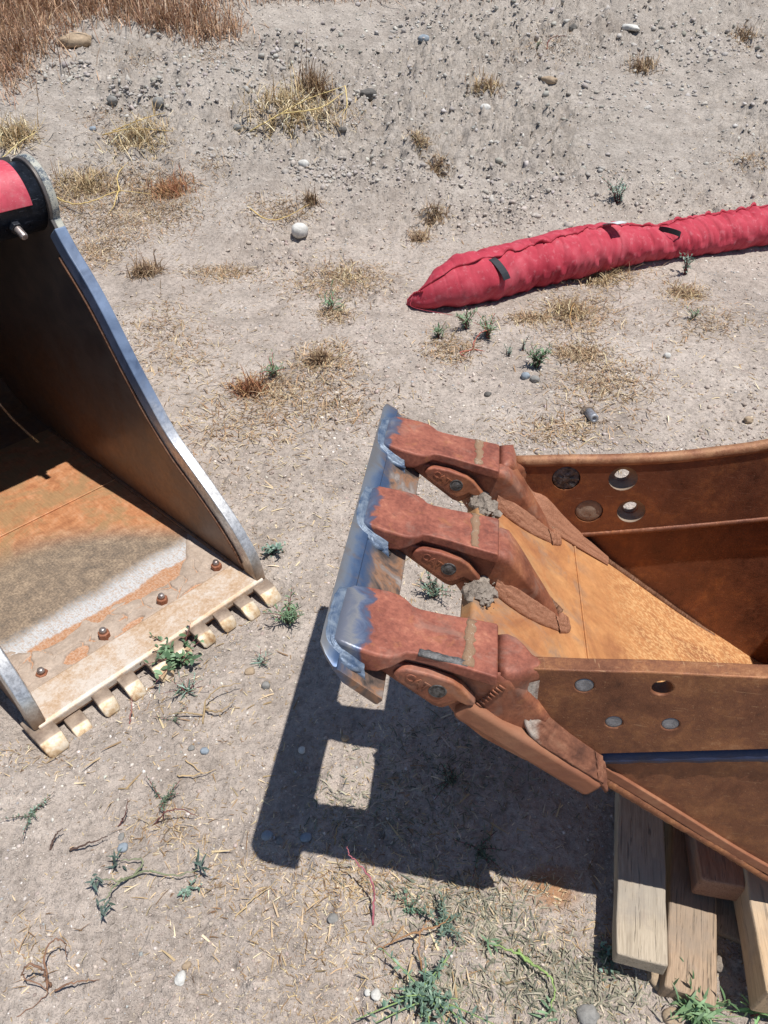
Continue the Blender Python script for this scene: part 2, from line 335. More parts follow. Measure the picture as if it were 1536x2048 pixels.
MAT['nut'] = rust('rusty_nut', [(.3, C('6a3f2c')), (.5, C('8f5a40')), (.7, C('a87860'))], 60, .6, .3)
MAT['boltend'] = metal('worn_bolt_end', C('7a6a64'), C('b8aea8'), .38, .7)
MAT['redplate'] = rust('red_plate_paint', [(.25, C('b03a48')), (.5, C('c04a58')), (.75, C('c8606a'))], 12, .5, 0, .8, C('d59aa0'), C('b98a88'), .0006)
MAT['mudcake'] = stone('caked_mud', C('968475'), C('b3a293'), 22, .003)
# ---- wood
def wood(name, a, b, g, sc=1.0, tone=None):
    k = MK(name); n = k.noise(9*sc, 6, .6, .6, sc3=(9, .7, 9)); n2 = k.noise(60*sc, 4, .6, .2, sc3=(6, .35, 6)); n3 = k.noise(7, 4, .6)
    col = k.ramp(n, [(.3, a), (.55, b), (.75, a)]); col = k.mix(.45, col, k.ramp(n2, [(.35, g), (.6, (1, 1, 1))]), 'MULTIPLY')
    ck = k.step(k.noise(30*sc, 4, .55, .35, sc3=(8, .22, 8)), .60, .66); col = k.mix(k.math('MULTIPLY', ck, .6), col, (.09, .07, .055)); ds = k.step(k.noise(11, 6, .7, .3), .5, .68); col = k.mix(k.math('MULTIPLY', ds, .4), col, C('857a70')); k.bump(ck, .6, -.003)
    if tone: col = k.mix(k.math('MULTIPLY', k.step(n3, .5, .66), .5), col, tone)
    k.bump(n2, .5, .002); k.bump(n, .3, .002); return k.out(col, .82, 0, .25)
MAT['w_grey'] = wood('weathered_pine', C('9c8f7d'), C('b0a28e'), (.55, .52, .48), 1, C('8d877e'))
MAT['w_brown'] = wood('rough_sawn_timber', C('93806a'), C('a89079'), (.45, .41, .37), 1.3, C('85786a'))
MAT['w_red'] = wood('reddish_block', C('936c56'), C('ae846a'), (.52, .47, .42), 1.2, C('85705f'))
MAT['w_pale'] = wood('pale_new_timber', C('b3987a'), C('c4a988'), (.62, .57, .52), .8, C('ab9a86'))
# ---- wattle
k = MK('red_mesh_fabric'); n1 = k.noise(7, 5, .6, .6); n2 = k.noise(34, 4, .6, .3); w1 = k.noise(620, 2, .5)
col = k.ramp(n1, [(.3, C('9e2d3c')), (.5, C('ae3c4a')), (.72, C('b9555f'))]); dm = k.step(n2, .54, .72); col = k.mix(k.math('MULTIPLY', dm, .35), col, C('c9848a'))
col = k.mix(.4, col, k.ramp(w1, [(.35, (.75, .7, .7)), (.65, (1.12, 1.1, 1.1))]), 'MULTIPLY'); k.bump(w1, .4, .0015); k.bump(n2, .3, .004)
MAT['wattle'] = k.out(col, .75, 0, .25)
MAT['strap'] = metal('black_strap', C('15161a'), C('24262c'), .6, 0, 200, .001)
MAT['white_tag'] = metal('white_label', C('b9b9ba'), C('d2d2d0'), .5, 0, 30)
MAT['steel_grey'] = metal('weathered_pipe_steel', C('7d7f84'), C('a9aaae'), .5, .5, 60)

# ---------------------------------------------------------------- ground (one sheet to the horizon)
def make_ground():
    nr, nc = 900, 720
    r = np.exp(np.linspace(math.log(.35), math.log(14.5), nr)); yy = r-1.1
    yy = np.concatenate([[-60, -15, -4], yy, [20, 40, 120]])
    s = np.linspace(-1, 1, nc); s = np.concatenate([[-30, -8, -2.2], s, [2.2, 8, 30]])
    hw = np.clip(.55*(yy+1.1)+1.05, 1.05, 9); X = s[None]*hw[:, None]; Y = np.repeat(yy[:, None], len(s), 1)
    Z = height(X, Y)
    n, m = X.shape; V = np.stack([X, Y, Z], -1).reshape(-1, 3)
    i = np.arange(n*m).reshape(n, m); Q = np.stack([i[:-1, :-1], i[:-1, 1:], i[1:, 1:], i[1:, :-1]], -1).reshape(-1, 4)
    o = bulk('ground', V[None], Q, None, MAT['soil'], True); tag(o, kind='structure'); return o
make_ground()

# ---------------------------------------------------------------- geometry kit
def loft(rings, cap=True):
    V = []; F = []; k = len(rings[0])
    for r in rings: V += [tuple(p) for p in r]
    for a in range(len(rings)-1):
        for j in range(k):
            b = (j+1) % k; F.append((a*k+j, a*k+b, (a+1)*k+b, (a+1)*k+j))
    if cap: F.append(tuple(range(k-1, -1, -1))); F.append(tuple((len(rings)-1)*k+j for j in range(k)))
    return V, F
def rrect(hw, top, bot, rad, n=4):
    """rounded rectangle in (u, n): list of points"""
    rad = min(rad, hw*.98, (top-bot)*.49); P = []
    for cx, cy, a0 in ((hw-rad, top-rad, 0), (-hw+rad, top-rad, 90), (-hw+rad, bot+rad, 180), (hw-rad, bot+rad, 270)):
        for j in range(n): t = R(a0+90*j/(n-1)); P.append((cx+rad*math.cos(t), cy+rad*math.sin(t)))
    return P
def tube(path, rad, k=6, cap=True):
    P = np.array(path, float); n = len(P); rad = np.broadcast_to(np.asarray(rad, float), (n,)); rings = []
    T = np.gradient(P, axis=0); up = np.array([0, 0, 1.])
    if abs(T[0]@up)/(np.linalg.norm(T[0])+1e-9) > .9: up = np.array([0, 1., 0])
    for i in range(n):
        t = T[i]/(np.linalg.norm(T[i])+1e-9); a = np.cross(t, up); a /= np.linalg.norm(a)+1e-9; b = np.cross(a, t)
        rings.append([P[i]+rad[i]*(math.cos(q)*a+math.sin(q)*b) for q in np.arange(k)*2*math.pi/k])
        up = b
    return loft(rings, cap)
def spline(pts, n):
    """Catmull-Rom through pts, n samples"""
    P = np.array(pts, float); P = np.vstack([2*P[0]-P[1], P, 2*P[-1]-P[-2]]); m = len(P)-3; out = []
    for t in np.linspace(0, m-1e-6, n):
        i = int(t); u = t-i; a, b, c, d = P[i:i+4]
        out.append(.5*((2*b)+(-a+c)*u+(2*a-5*b+4*c-d)*u*u+(-a+3*b-3*c+d)*u**3))
    return np.array(out)
def weld(path, rad, mat, parent, loc, name='weld_bead', ripple=.007, seed=0):
    P = np.array(path, float); L_ = np.sum(np.linalg.norm(np.diff(P, axis=0), axis=1)); n = max(8, int(L_/ripple*4))
    S = spline(P, n) if len(P) > 2 else np.linspace(P[0], P[1], n); ph = np.arange(n)/4.
    rr = rad*(.95+.07*np.abs(np.sin(ph*math.pi))+.10*np.sin(ph*.31+seed)*np.sin(ph*.17)); rr[0] *= .5; rr[-1] *= .5
    S = S+.03*rad*np.random.default_rng(seed+5).standard_normal(S.shape)
    V, F = tube(S, rr, 7); return mesh(name, V, F, mat, parent, loc, True)
def fillet(A, B, nrm, bulge, ridges, mat, parent, loc, name='weld_fillet', nu=48, nv=22, rh=.0014, seed=0):
    """several weld passes laid side by side between two edges"""
    A = spline(A, nu); B = spline(B, nu); n0 = np.array(nrm, float); n0 /= np.linalg.norm(n0); V = []; rg = np.random.default_rng(seed)
    for i in range(nu):
        for j in range(nv):
            v = j/(nv-1); vv = v+.14*float(vn(np.array(i*.35), np.array(j*.3), seed)); h = bulge*math.sin(math.pi*v)**.8+rh*abs(math.sin(math.pi*vv*ridges))*(1 if 0 < j < nv-1 else 0)+.00015*math.sin(i*1.9+j*.3)+.0022*float(vn(np.array(i*.5), np.array(j*.5), seed+3))
            if j in (0, nv-1): h = -.005
            V.append(A[i]*(1-v)+B[i]*v+n0*h)
    F = [(i*nv+j, i*nv+j+1, (i+1)*nv+j+1, (i+1)*nv+j) for i in range(nu-1) for j in range(nv-1)]
    return mesh(name, V, F, mat, parent, loc, True)
def prism(name, poly, w0, w1, mat, parent, loc, bevel=.003, holes=(), axis=1, seg=2):
    """outline in (l, n) pushed from w0 to w1 along the second axis, round holes cut through"""
    bm = bmesh.new(); loops = [poly]+[[(cx+r*math.cos(t), cy+r*math.sin(t)) for t in np.arange(24)*2*math.pi/24] for cx, cy, r in holes]
    E = []
    for lp in loops:
        vs_ = [bm.verts.new((p[0], w0, p[1])) for p in lp]
        for i in range(len(vs_)): E.append(bm.edges.new((vs_[i], vs_[(i+1) % len(vs_)])))
    bmesh.ops.triangle_fill(bm, use_beauty=True, use_dissolve=False, edges=E)
    fs = list(bm.faces); g = bmesh.ops.extrude_face_region(bm, geom=fs)
    bmesh.ops.translate(bm, vec=(0, w1-w0, 0), verts=[v for v in g['geom'] if isinstance(v, bmesh.types.BMVert)])
    bmesh.ops.dissolve_limit(bm, angle_limit=R(1), verts=bm.verts, edges=bm.edges)
    if axis == 0:
        for v in bm.verts: v.co = (v.co.y, v.co.x, v.co.z)
    me = bpy.data.meshes.new(name); bm.to_mesh(me); bm.free()
    return finish(name, me, mat, parent, loc, False, bevel, seg)
def strip(name, prof, thick, w0, w1, mat, parent, loc, bevel=0, axis=1, nw=2):
    """a bent plate: open profile in (l, n), thickened to its right-hand side, w0..w1"""
    P = np.array(prof, float); T = np.gradient(P, axis=0); T /= np.linalg.norm(T, axis=1)[:, None]; Nn = np.stack([T[:, 1], -T[:, 0]], 1)
    Q = P+Nn*thick; ring = list(map(tuple, P))+list(map(tuple, Q[::-1])); rings = []
    for w in np.linspace(w0, w1, nw): rings.append([((p[0], w, p[1]) if axis == 1 else (w, p[0], p[1])) for p in ring])
    V, F = loft(rings); return mesh(name, V, F, mat, parent, loc, False, bevel)
def join(parts):
    V = []; F = []
    for v, f in parts: o = len(V); V += list(v); F += [tuple(i+o for i in q) for q in f]
    return V, F
def prismVF(poly, w0, w1):
    k = len(poly); return loft([[(p[0], w0, p[1]) for p in poly], [(p[0], w1, p[1]) for p in poly]])

# ---------------------------------------------------------------- rusty bucket with three teeth and the welded blade
P1 = Vector((-.0915, .667, .766)); LX = Vector((.992, -.128, .0)).normalized(); WX = Vector((.128, .990, -.052))
WX = (WX-LX*WX.dot(LX)).normalized(); NX = LX.cross(WX)
BASE = Vector((.98, .37, -.66))
MB = Matrix.Translation(P1) @ Matrix((LX, WX, NX)).transposed().to_4x4()
rootB = empty('excavator_bucket', MB @ Matrix.Translation(BASE))
tag(rootB, 'rusty brown digging bucket with three teeth and a straight blade, propped on timber', 'bucket')
O = -BASE
def bx(name, *a, **k): return prism(name, *a, parent=rootB, loc=O, **k)
lipn = lambda l: .04-.72*l
# floor, lip, walls
strip('lip_plate', [(.212, lipn(.212)), (.25, lipn(.25)), (.33, lipn(.33)), (.432, lipn(.432))], .04, .032, .70, MAT['floor'], rootB, O, .009)
fl = spline([(.424, lipn(.424)-.002), (.56, lipn(.56)), (.70, lipn(.70)), (.82, lipn(.81)+.002), (.95, -.622), (1.06, -.640), (1.16, -.60), (1.225, -.48), (1.24, -.28), (1.21, -.08), (1.10, .06)], 48)
strip('floor', fl, .018, .074, .686, MAT['floor'], rootB, O, .002)
near_top = [(.276, -.066), (.295, -.063), (.375, -.056), (.459, -.046), (.614, -.034), (.76, -.010), (.92, .045), (1.10, .10)]
bx('side_plate', near_top+[(1.20, .0), (1.10, -.085), (.657, -.184), (.43, -.236), (.401, -.245), (.307, -.175)], .068, .094, MAT['side'], bevel=.010, seg=4,
   holes=[(.482, -.076, .0145), (.375, -.087, .0135), (.430, -.160, .0125), (.510, -.151, .0125)])
low_prof = [(.404, -.268), (.432, -.297), (.473, -.327), (.579, -.403), (.667, -.463), (.765, -.533), (.86, -.59), (.95, -.628), (1.06, -.646), (1.165, -.605), (1.23, -.48), (1.245, -.28), (1.215, -.08), (1.10, -.115), (.657, -.213)]
bx('lower_side_wall', low_prof, .080, .096, MAT['side'], bevel=.003)
weld([(.408, .088, -.266), (.43, .088, -.261), (.657, .088, -.210), (.70, .088, -.202), (.86, .088, -.170), (1.10, .088, -.112)], .0185, MAT['navy'], rootB, O, 'painted_seam_weld', .03, 3)
weld([(l, .079, n-.006) for l, n in low_prof[1:9]], .0085, MAT['side'], rootB, O, 'edge_weld', .018, 6)
for (l, n, r, m, d) in ((.375, -.087, .0133, 'plug3', .0012), (.430, -.160, .0123, 'plug3', .0016), (.510, -.151, .0123, 'plug3', .0014)):
    V, F = loft([[(l+r*q*math.cos(t), w, n+r*q*math.sin(t)) for t in np.arange(20)*2*math.pi/20] for q, w in ((1, .09), (1, .068+d), (.8, .0675+d), (.3, .068+d))])
    mesh('hole_plug', V, F, MAT[m], rootB, O, True)
far_top = [(.285, -.090), (.38, -.079), (.455, -.072), (.52, -.064), (.6, -.052), (.692, -.031), (.768, -.010), (.92, .045), (1.10, .10)]
ridge = [(1.10, -.115), (.82, -.178), (.60, -.228), (.434, -.262)]
fh = [(.393, -.118), (.508, -.108), (.453, -.197), (.540, -.188)]
ll = ridge+[(.40, -.245), (.33, -.19)]
bx('side_plate', far_top+[(1.2, .0)]+ll, .663, .677, MAT['inner'], bevel=.0, holes=[(l, n, .0295) for l, n in fh])
bx('side_plate_backing', [(.288, -.093)]+far_top[1:]+[(1.2, .0)]+ll, .6772, .692, MAT['side'], bevel=.004, holes=[(fh[1][0], fh[1][1], .0155), (fh[3][0], fh[3][1], .0145)])
V, F = tube([(l, .6715, n) for l, n in spline(far_top, 40)], .0128, 10); mesh('rolled_edge', V, F, MAT['rim'], rootB, O, True)
weld([(l, .664, n-.002) for l, n in ridge[::-1]], .0065, MAT['inner'], rootB, O, 'edge_ridge', .02, 4)
bx('lower_side_wall', [(p[0], p[1]) for p in low_prof], .676, .690, MAT['inner'], bevel=.002)
for i, (l, n) in enumerate(fh):
    if i in (1, 3):   # counterbored, open right through
        V, F = loft([[(l+r*math.cos(t), w, n+r*math.sin(t)) for t in np.arange(24)*2*math.pi/24] for r, w in ((.0292, .6635), (.0290, .6735), (.0162, .6750), (.0158, .6905), (.0175, .6905), (.0180, .6768), (.0294, .6768), (.0294, .664), (.0292, .6635))], cap=False)
        mesh('counterbore', V, F, MAT['plug2'], rootB, O, True)
    else:
        rr = np.random.default_rng(i); ring = []
        for q, w in ((1, .676), (1, .668), (.9, .6655), (.65, .667), (.3, .6645)):
            ring.append([(l+.029*q*math.cos(t), w+(rr.random()-.5)*(.006 if i == 0 and q < 1 else .0008), n+.029*q*math.sin(t)) for t in np.arange(24)*2*math.pi/24])
        V, F = loft(ring); mesh('hole_plug', V, F, MAT['plug'] if i == 0 else MAT['plug2'], rootB, O, True)
# back hinge plates (out of frame to the right)
for w in (.22, .52): bx('hinge_ear', [(1.12, .04), (1.24, -.25), (1.36, -.16), (1.40, -.02), (1.33, .08), (1.2, .1)], w-.012, w+.012, MAT['side'], bevel=.003, holes=[(1.33, -.01, .03)])
V, F = tube([(1.12, .07, .075), (1.12, .69, .075)], .035, 16); mesh('torque_tube', V, F, MAT['side'], rootB, O, True)
# weld runs between lip and side walls
fillet([(.292, .660, -.098), (.325, .662, -.150), (.36, .664, lipn(.36)+.052), (.42, .664, lipn(.42)+.032), (.515, .665, lipn(.515)+.014)], [(.296, .632, -.130), (.322, .626, -.175), (.362, .622, lipn(.362)+.002), (.42, .628, lipn(.42)+.001), (.515, .648, lipn(.515)+.001)], (.3, -.7, .7), .002, 4, MAT['weld_lip'], rootB, O, seed=1, rh=.0012)
weld([(.43, .664, lipn(.43)), (.6, .668, lipn(.6)), (.8, .67, lipn(.8))], .007, MAT['weld_rust'], rootB, O, seed=9)
weld([(.43, .10, lipn(.43)), (.6, .099, lipn(.6)), (.8, .099, lipn(.8))], .006, MAT['weld_rust'], rootB, O, seed=19)
weld([(.432, .08, lipn(.432)), (.432, .67, lipn(.432))], .0025, MAT['floor'], rootB, O, 'floor_seam', .02, 8)
fillet([(.312, .0678, -.084), (.316, .0678, -.140), (.330, .0680, lipn(.330)+.044), (.37, .0685, lipn(.37)+.034), (.428, .0685, lipn(.428)+.028)], [(.288, .0600, -.088), (.290, .056, -.140), (.312, .040, lipn(.312)+.001), (.37, .036, lipn(.37)+.001), (.430, .036, lipn(.430)+.001)], (-.1, -.7, .75), .002, 4, MAT['weld_corner'], rootB, O, seed=2, rh=.0014)
fillet([(.412, .0685, lipn(.412)+.03), (.432, .0685, lipn(.432)+.02)], [(.420, .036, lipn(.42)+.002), (.440, .036, lipn(.43)-.02)], (.5, -.6, .6), .002, 3, MAT['weld_corner'], rootB, O, seed=4)

# blade: flat bar with a bevelled leading edge and rounded corners
def make_blade():
    B = .725; t = .016; e = np.array([.088, -.074]); e /= np.linalg.norm(e); nn = np.array([-e[1], e[0]])
    def pt(a, b): return (e*a-nn*b)
    ws = [-.004, 0, .008, .022, .05]+list(np.linspace(.09, B-.09, 14))+[B-.05, B-.022, B-.008, B, B+.004]
    rings = []
    for w in ws:
        d = min(w+.004, B+.004-w); back = .030*max(0, 1-d/.030)**1.6 if w < .36 else .006*max(0, 1-d/.02)
        sec = [(0+back, .0), (.004+back, -.0015), (.034, -.004), (.037, .0), (.118, .0), (.121, .003), (.121, t-.002), (.118, t), (.03+back, t), (.006+back, .006)]
        rings.append([(pt(a, b)[0], w, pt(a, b)[1]) for a, b in sec])
    V, F = loft(rings); o = mesh('blade', V, F, MAT['blade'], rootB, O, False, .0012); o['label'] = 'long flat blade welded across the tooth tips, blued by heat'
    return pt
bpt = make_blade()
def slot():
    V, F = tube([(bpt(.062, -.0005)[0], .292, bpt(.062, -.0005)[1]), (bpt(.085, -.0005)[0], .286, bpt(.085, -.0005)[1])], [.004, .0045], 8); mesh('slot_scar', V, F, MAT['plug'], rootB, O, True)
slot()

# teeth
TW = [(.087, 1.0, 0), (.357, .97, 1), (.617, .97, 2)]
def make_tooth(wc, sc, idx):
    J = random.Random(idx+3)
    S = [(.014, .046, -.011, -.018, .003), (.019, .055, -.005, -.024, .005), (.030, .0615, -.003, -.034, .006), (.055, .0655, -.009, -.052, .006), (.080, .067, -.0145, -.050, .005), (.098, .0655, -.0185, -.042, .005), (.110, .058, -.0215, -.039, .005), (.118, .0485, -.0235, -.040, .004),
         (.130, .0455, -.026, -.044, .003), (.16, .0465, -.032, -.050, .003), (.20, .0500, -.040, -.060, .003), (.236, .053, -.0470, -.068, .003), (.245, .0532, -.049, -.070, .003), (.248, .052, -.0515, -.067, .003)]
    rings = []
    for i, (l, hw, tp, bt, rd) in enumerate(S):
        j = 1+.02*(J.random()-.5)
        rings.append([(l, wc+sc*hw*j*(u/hw), n) for u, n in rrect(hw, tp, bt, rd, 4)])
    cap = loft(rings)
    bp = [(.062, -.034), (.068, -.058), (.160, -.132), (.174, -.137), (.194, -.122), (.203, -.106), (.190, -.082), (.165, -.072), (.12, -.056)]
    ip = [(.10, -.034), (.12, -.09), (.185, -.118), (.200, -.112), (.212, -.088), (.238, -.066), (.238, -.050), (.16, -.036)]
    body = join([prismVF(bp, wc-.0475*sc, wc+.0475*sc), prismVF(ip, wc-.036*sc, wc+.036*sc)])
    t = mesh('tooth', *join([cap]), MAT['tooth'], rootB, O, True, 0)
    b = mesh('tooth_socket', *body, MAT['tooth'], t, None, False, .005)
    ear = [(.100, -.066), (.106, -.056), (.120, -.0525), (.150, -.057), (.186, -.069), (.200, -.079), (.222, -.107), (.220, -.115), (.210, -.117), (.193, -.108), (.182, -.116), (.168, -.122), (.150, -.112), (.106, -.078)]
    for s in (-1, 1):
        e = mesh('tooth_ear', *prismVF(ear, wc+s*.038*sc, wc+s*.0545*sc), MAT['tooth'], t, None, False, .007, 3)
        pw = wc+s*sc*.0538
        V, F = loft([[(.166+r*math.cos(q), pw+s*d, -.090+r*math.sin(q)) for q in np.arange(18)*2*math.pi/18] for r, d in ((.0135, -.004), (.0135, .001), (.0115, .0018), (.0105, .0008), (.008, .0022), (.003, .0026))])
        mesh('retainer_pin', V, F, MAT['plug'], t, None, True)
    # cast lettering on the ear
    cu = bpy.data.curves.new('lettering', 'FONT'); cu.body = 'CAT'; cu.size = .020; cu.extrude = .0014; cu.bevel_depth = .0004; cu.align_x = 'CENTER'; cu.resolution_u = 3
    tmp = bpy.data.objects.new('tmp', cu); COL.objects.link(tmp); dg = bpy.context.evaluated_depsgraph_get(); me = bpy.data.meshes.new_from_object(tmp.evaluated_get(dg)); bpy.data.objects.remove(tmp)
    a = R(-34); ex = Vector((math.cos(a), 0, math.sin(a))); ey = Vector((-math.sin(a), 0, math.cos(a)))
    for v in me.vertices:
        p = ex*v.co.x+ey*v.co.y; v.co = Vector((.133, wc-.0543*sc-v.co.z*.7, -.080))+p
    me.materials.clear(); me.materials.append(MAT['tooth']); lt = link(bpy.data.objects.new('cast_lettering', me), t)
    # dabs of weld across the top near the heel
    rg = []
    for i, u in enumerate(np.linspace(-.046, .046, 15)):
        h = .0016+.0014*J.random(); l0 = .198+.006*(J.random()-.5); l1 = .214+.006*(J.random()-.5); tp = lambda l: -.04-(l-.2)*.2
        rg.append([(l0, wc+u, tp(l0)-.002), (l0+.001, wc+u, tp(l0)+h*.6), ((l0+l1)/2, wc+u, tp((l0+l1)/2)+h), (l1-.001, wc+u, tp(l1)+h*.6), (l1, wc+u, tp(l1)-.002)])
    V, F = loft(rg); mesh('weld_bead', V, F, MAT['weld_heel'], t, None, True)
    if idx == 0:
        rg = []
        for i, l in enumerate(np.linspace(.135, .205, 10)):
            tp = -.0275-(l-.135)*.2; rg.append([(l, wc-.047, tp-.003), (l, wc-.0475, tp+.001), (l+.004*J.random(), wc-.040+.004*J.random(), tp+.002), (l, wc-.034+.006*J.random(), tp-.0015)])
        V, F = loft(rg); mesh('weld_bead', V, F, MAT['plug'], t, None, True)
    # weld between blade and tip
    A_ = [(.058, wc+.076, -.049), (.028, wc+.070, -.0235), (.006, wc+.052, -.005), (.002, wc, -.0017), (.006, wc-.052, -.005), (.028, wc-.072, -.0235), (.066, wc-.079, -.0555)]
    B_ = [(.056, wc+.061, -.030), (.032, wc+.056, -.014), (.021, wc+.048, -.007), (.017, wc, -.005), (.021, wc-.048, -.007), (.032, wc-.058, -.014), (.062, wc-.063, -.032)]
    fillet(A_, B_, (-.5, 0, .8), .0012, 3, MAT['weld_blue'], t, None, seed=idx, nu=60, nv=16, rh=.0012)
    V, F = join([tube(spline([(.022+J.random()*.012, wc-.064-J.random()*.008, -.022-.006*J.random()), (.038, wc-.072, -.034), (.05+.016*J.random(), wc-.070-J.random()*.006, -.043)], 7), [.003, .005, .0065, .006, .0065, .005, .002], 8) for _ in range(3)])
    mesh('weld_blob', V, F, MAT['weld_blue'], t, None, True)
for a in TW: make_tooth(*a)

def make_adapter(wc, idx):
    S = [(.185, .028, -.075, -.108, .012), (.205, .036, -.066, -.130, .014), (.232, .041, -.060, -.150, .014), (.252, .044, -.056, -.165, .015), (.266, .044, -.060, -.175, .016), (.283, .040, -.080, -.185, .018), (.300, .0355, -.104, -.2, .018),
         (.320, .030, -.134, -.21, .018), (.340, .0255, -.164, -.22, .016), (.358, .021, -.192, -.235, .014), (.371, .016, -.216, -.245, .012), (.378, .009, -.233, -.25, .008)]
    V, F = loft([[(l, wc+u, n) for u, n in rrect(hw, tp, bt, rd, 4)] for l, hw, tp, bt, rd in S])
    a = mesh('adapter', V, F, MAT['tooth'], rootB, O, True)
    S2 = [(.17, .030, -.10, -.135, .012), (.20, .038, -.11, -.175, .016), (.24, .040, -.14, -.212, .016), (.30, .038, -.19, -.252, .015), (.36, .030, -.235, -.292, .014), (.385, .018, -.262, -.300, .012)]
    V, F = loft([[(l, wc+u, n) for u, n in rrect(hw, tp, bt, rd, 4)] for l, hw, tp, bt, rd in S2])
    mesh('lower_leg', V, F, MAT['tooth'], a, None, True)
    if idx != 0:
        fillet([(.252, wc-.040, lipn(.252)+.034), (.29, wc-.037, lipn(.29)+.036), (.33, wc-.028, lipn(.33)+.030), (.364, wc-.017, lipn(.364)+.020)], [(.246, wc-.054, lipn(.246)+.001), (.29, wc-.060, lipn(.29)+.001), (.335, wc-.053, lipn(.335)+.001), (.378, wc-.036, lipn(.378)+.001)], (.3, -.5, .8), .002, 3, MAT['weld_lip'], a, None, seed=30+idx, rh=.0009)
        fillet([(.362, wc-.020, lipn(.362)+.020), (.376, wc-.010, lipn(.376)+.012), (.378, wc+.008, lipn(.378)+.010)], [(.376, wc-.042, lipn(.376)+.001), (.398, wc-.018, lipn(.398)+.001), (.398, wc+.016, lipn(.398)+.001)], (.5, -.2, .8), .003, 3, MAT['weld_lip'], a, None, seed=50+idx, nu=30)
        weld([(.24, wc+.046, lipn(.24)+.006), (.30, wc+.042, lipn(.30)+.006), (.345, wc+.03, lipn(.345)+.005), (.38, wc+.014, lipn(.38)+.004)], .008, MAT['weld_rust'], a, None, seed=60+idx)
    else:
        weld([(.24, wc+.046, lipn(.24)+.01), (.30, wc+.042, lipn(.30)+.012), (.345, wc+.03, lipn(.345)+.01), (.38, wc+.014, lipn(.38)+.008)], .008, MAT['weld_rust'], a, None, seed=60)
        for i in range(8):    # cast ridges on the near flank
            V, F = tube([(.252+i*.0004-.0045*i, wc-.0445, -.075-.006*i), (.262-.0045*i, wc-.0455, -.082-.006*i)], .0016, 5); mesh('cast_rib', V, F, MAT['tooth'], a, None, True)
    return a
for wc, _, i in TW: make_adapter(wc, i)
def corner_casting(wc, s, top):
    """the cast shoulder that carries the outer adapter over to the side plate"""
    S = [(.246, .042, 0, -.055, -.15), (.262, .043, 0, -.052, -.17), (.276, .040, -.003, -.054, -.18), (.288, .030, -.007, -.060+top, -.19), (.298, .020, -.010, -.064+top, -.19), (.306, .0150, -.0115, -.064+top, -.16), (.312, .0125, -.0115, -.066+top, -.12)]
    rings = []
    for l, hw, dw, tp, bt in S: rings.append([(l, wc+u+dw*s*-1, n) for u, n in rrect(hw, tp, bt, .014, 4)])
    V, F = loft(rings); return mesh('corner_casting', V, F, MAT['tooth'], rootB, O, True)
corner_casting(.0885, -.6, .004)
corner_casting(.6395, 3.2, -.026)

# ---------------------------------------------------------------- second bucket: black, worn, lying on its floor
ML = Matrix(((AX[0], BX[0], 0, LA[0]), (AX[1], BX[1], 0, LA[1]), (0, 0, 1, 0), (0, 0, 0, 1)))
rootL = empty('ditching_bucket', ML)
tag(rootL, 'worn black and orange bucket lying open with a row of short tongue teeth', 'bucket')
front = [(-.002, .004), (.004, .030), (.010, .062), (.019, .093), (.034, .122), (.054, .148), (.10, .198), (.177, .263), (.25, .318), (.336, .385), (.40, .468), (.468, .566), (.566, .722), (.661, .830), (.697, .880)]
roll = [(.80+.098*math.cos(R(a)), .942+.098*math.sin(R(a))) for a in range(205, 60, -12)]
shell = [tuple(p) for p in spline([(.87, 1.006), (1.05, .965), (1.35, .90), (1.62, .74), (1.72, .46), (1.66, .22), (1.48, .07), (1.25, .012)], 34)]
prof = front+roll+shell+[(.6, .004), (.12, .004)]
def lprism(name, poly, a0, a1, mat, bevel=.003, holes=()): return prism(name, poly, a0, a1, mat, rootL, None, bevel, holes, axis=0)
lprism('side_plate', prof, LBW-.022, LBW, MAT['bside'], .003)
lprism('side_plate', prof, 0, .022, MAT['bside'], .003)
def band(pts, t0, t1):      # ribbon polygon along a profile, offset inward/outward
    P = spline(pts, 60); T = np.gradient(P, axis=0); T /= np.linalg.norm(T, axis=1)[:, None]; Nn = np.stack([-T[:, 1], T[:, 0]], 1)
    return [tuple(p) for p in P+Nn*t0]+[tuple(p) for p in (P+Nn*t1)[::-1]]
for a0, a1 in ((LBW-.026, LBW+.007), (-.007, .026)):
    lprism('edge_bar', band(front[1:], .004, -.048), a0, a1, MAT['bedge'], .004)
    lprism('roll_flange', band([(.672, .842), (.690, .868)]+roll, .003, -.016), a0+.012 if a0 > 0 else a0, a1 if a0 > 0 else a1-.012, MAT['bflange'], .003)
for a, s in ((LBW-.028, 1), (.028, -1)):
    b2 = band(front[3:], -.05, -.05)[:60]; weld([(a, p[0], p[1]) for p in b2[::6]], .005, MAT['weld_rust'], rootL, None, seed=70)
    weld([(a+.004*s, b, .034) for b in (.06, .3, .6, .9, 1.2)], .008, MAT['bside'], rootL, None, seed=72)
# floor sheet with a slight dish, wrapped up into the back
inn = [(.0, .028), (.10, .030), (.3, .030), (.6, .030), (.9, .030), (1.2, .034)]+[(p[0]-.018, p[1]+.012) for p in shell[::-1][2:]]
strip('floor', inn[:6], .022, .022, LBW-.022, MAT['bfloor'], rootL, None, 0, axis=0)
strip('back_shell', inn[5:], .016, .022, LBW-.022, MAT['bside'], rootL, None, 0, axis=0)
weld([(.03, .742, .032), (.35, .742, .032), (LBW-.03, .742, .032)], .0035, MAT['bfloor'], rootL, None, 'floor_seam', .02, 75)
V, F = tube([(.022, .80, .942), (LBW-.022, .80, .942)], .088, 28); mesh('cross_tube', V, F, MAT['bblack'], rootL, None, True)
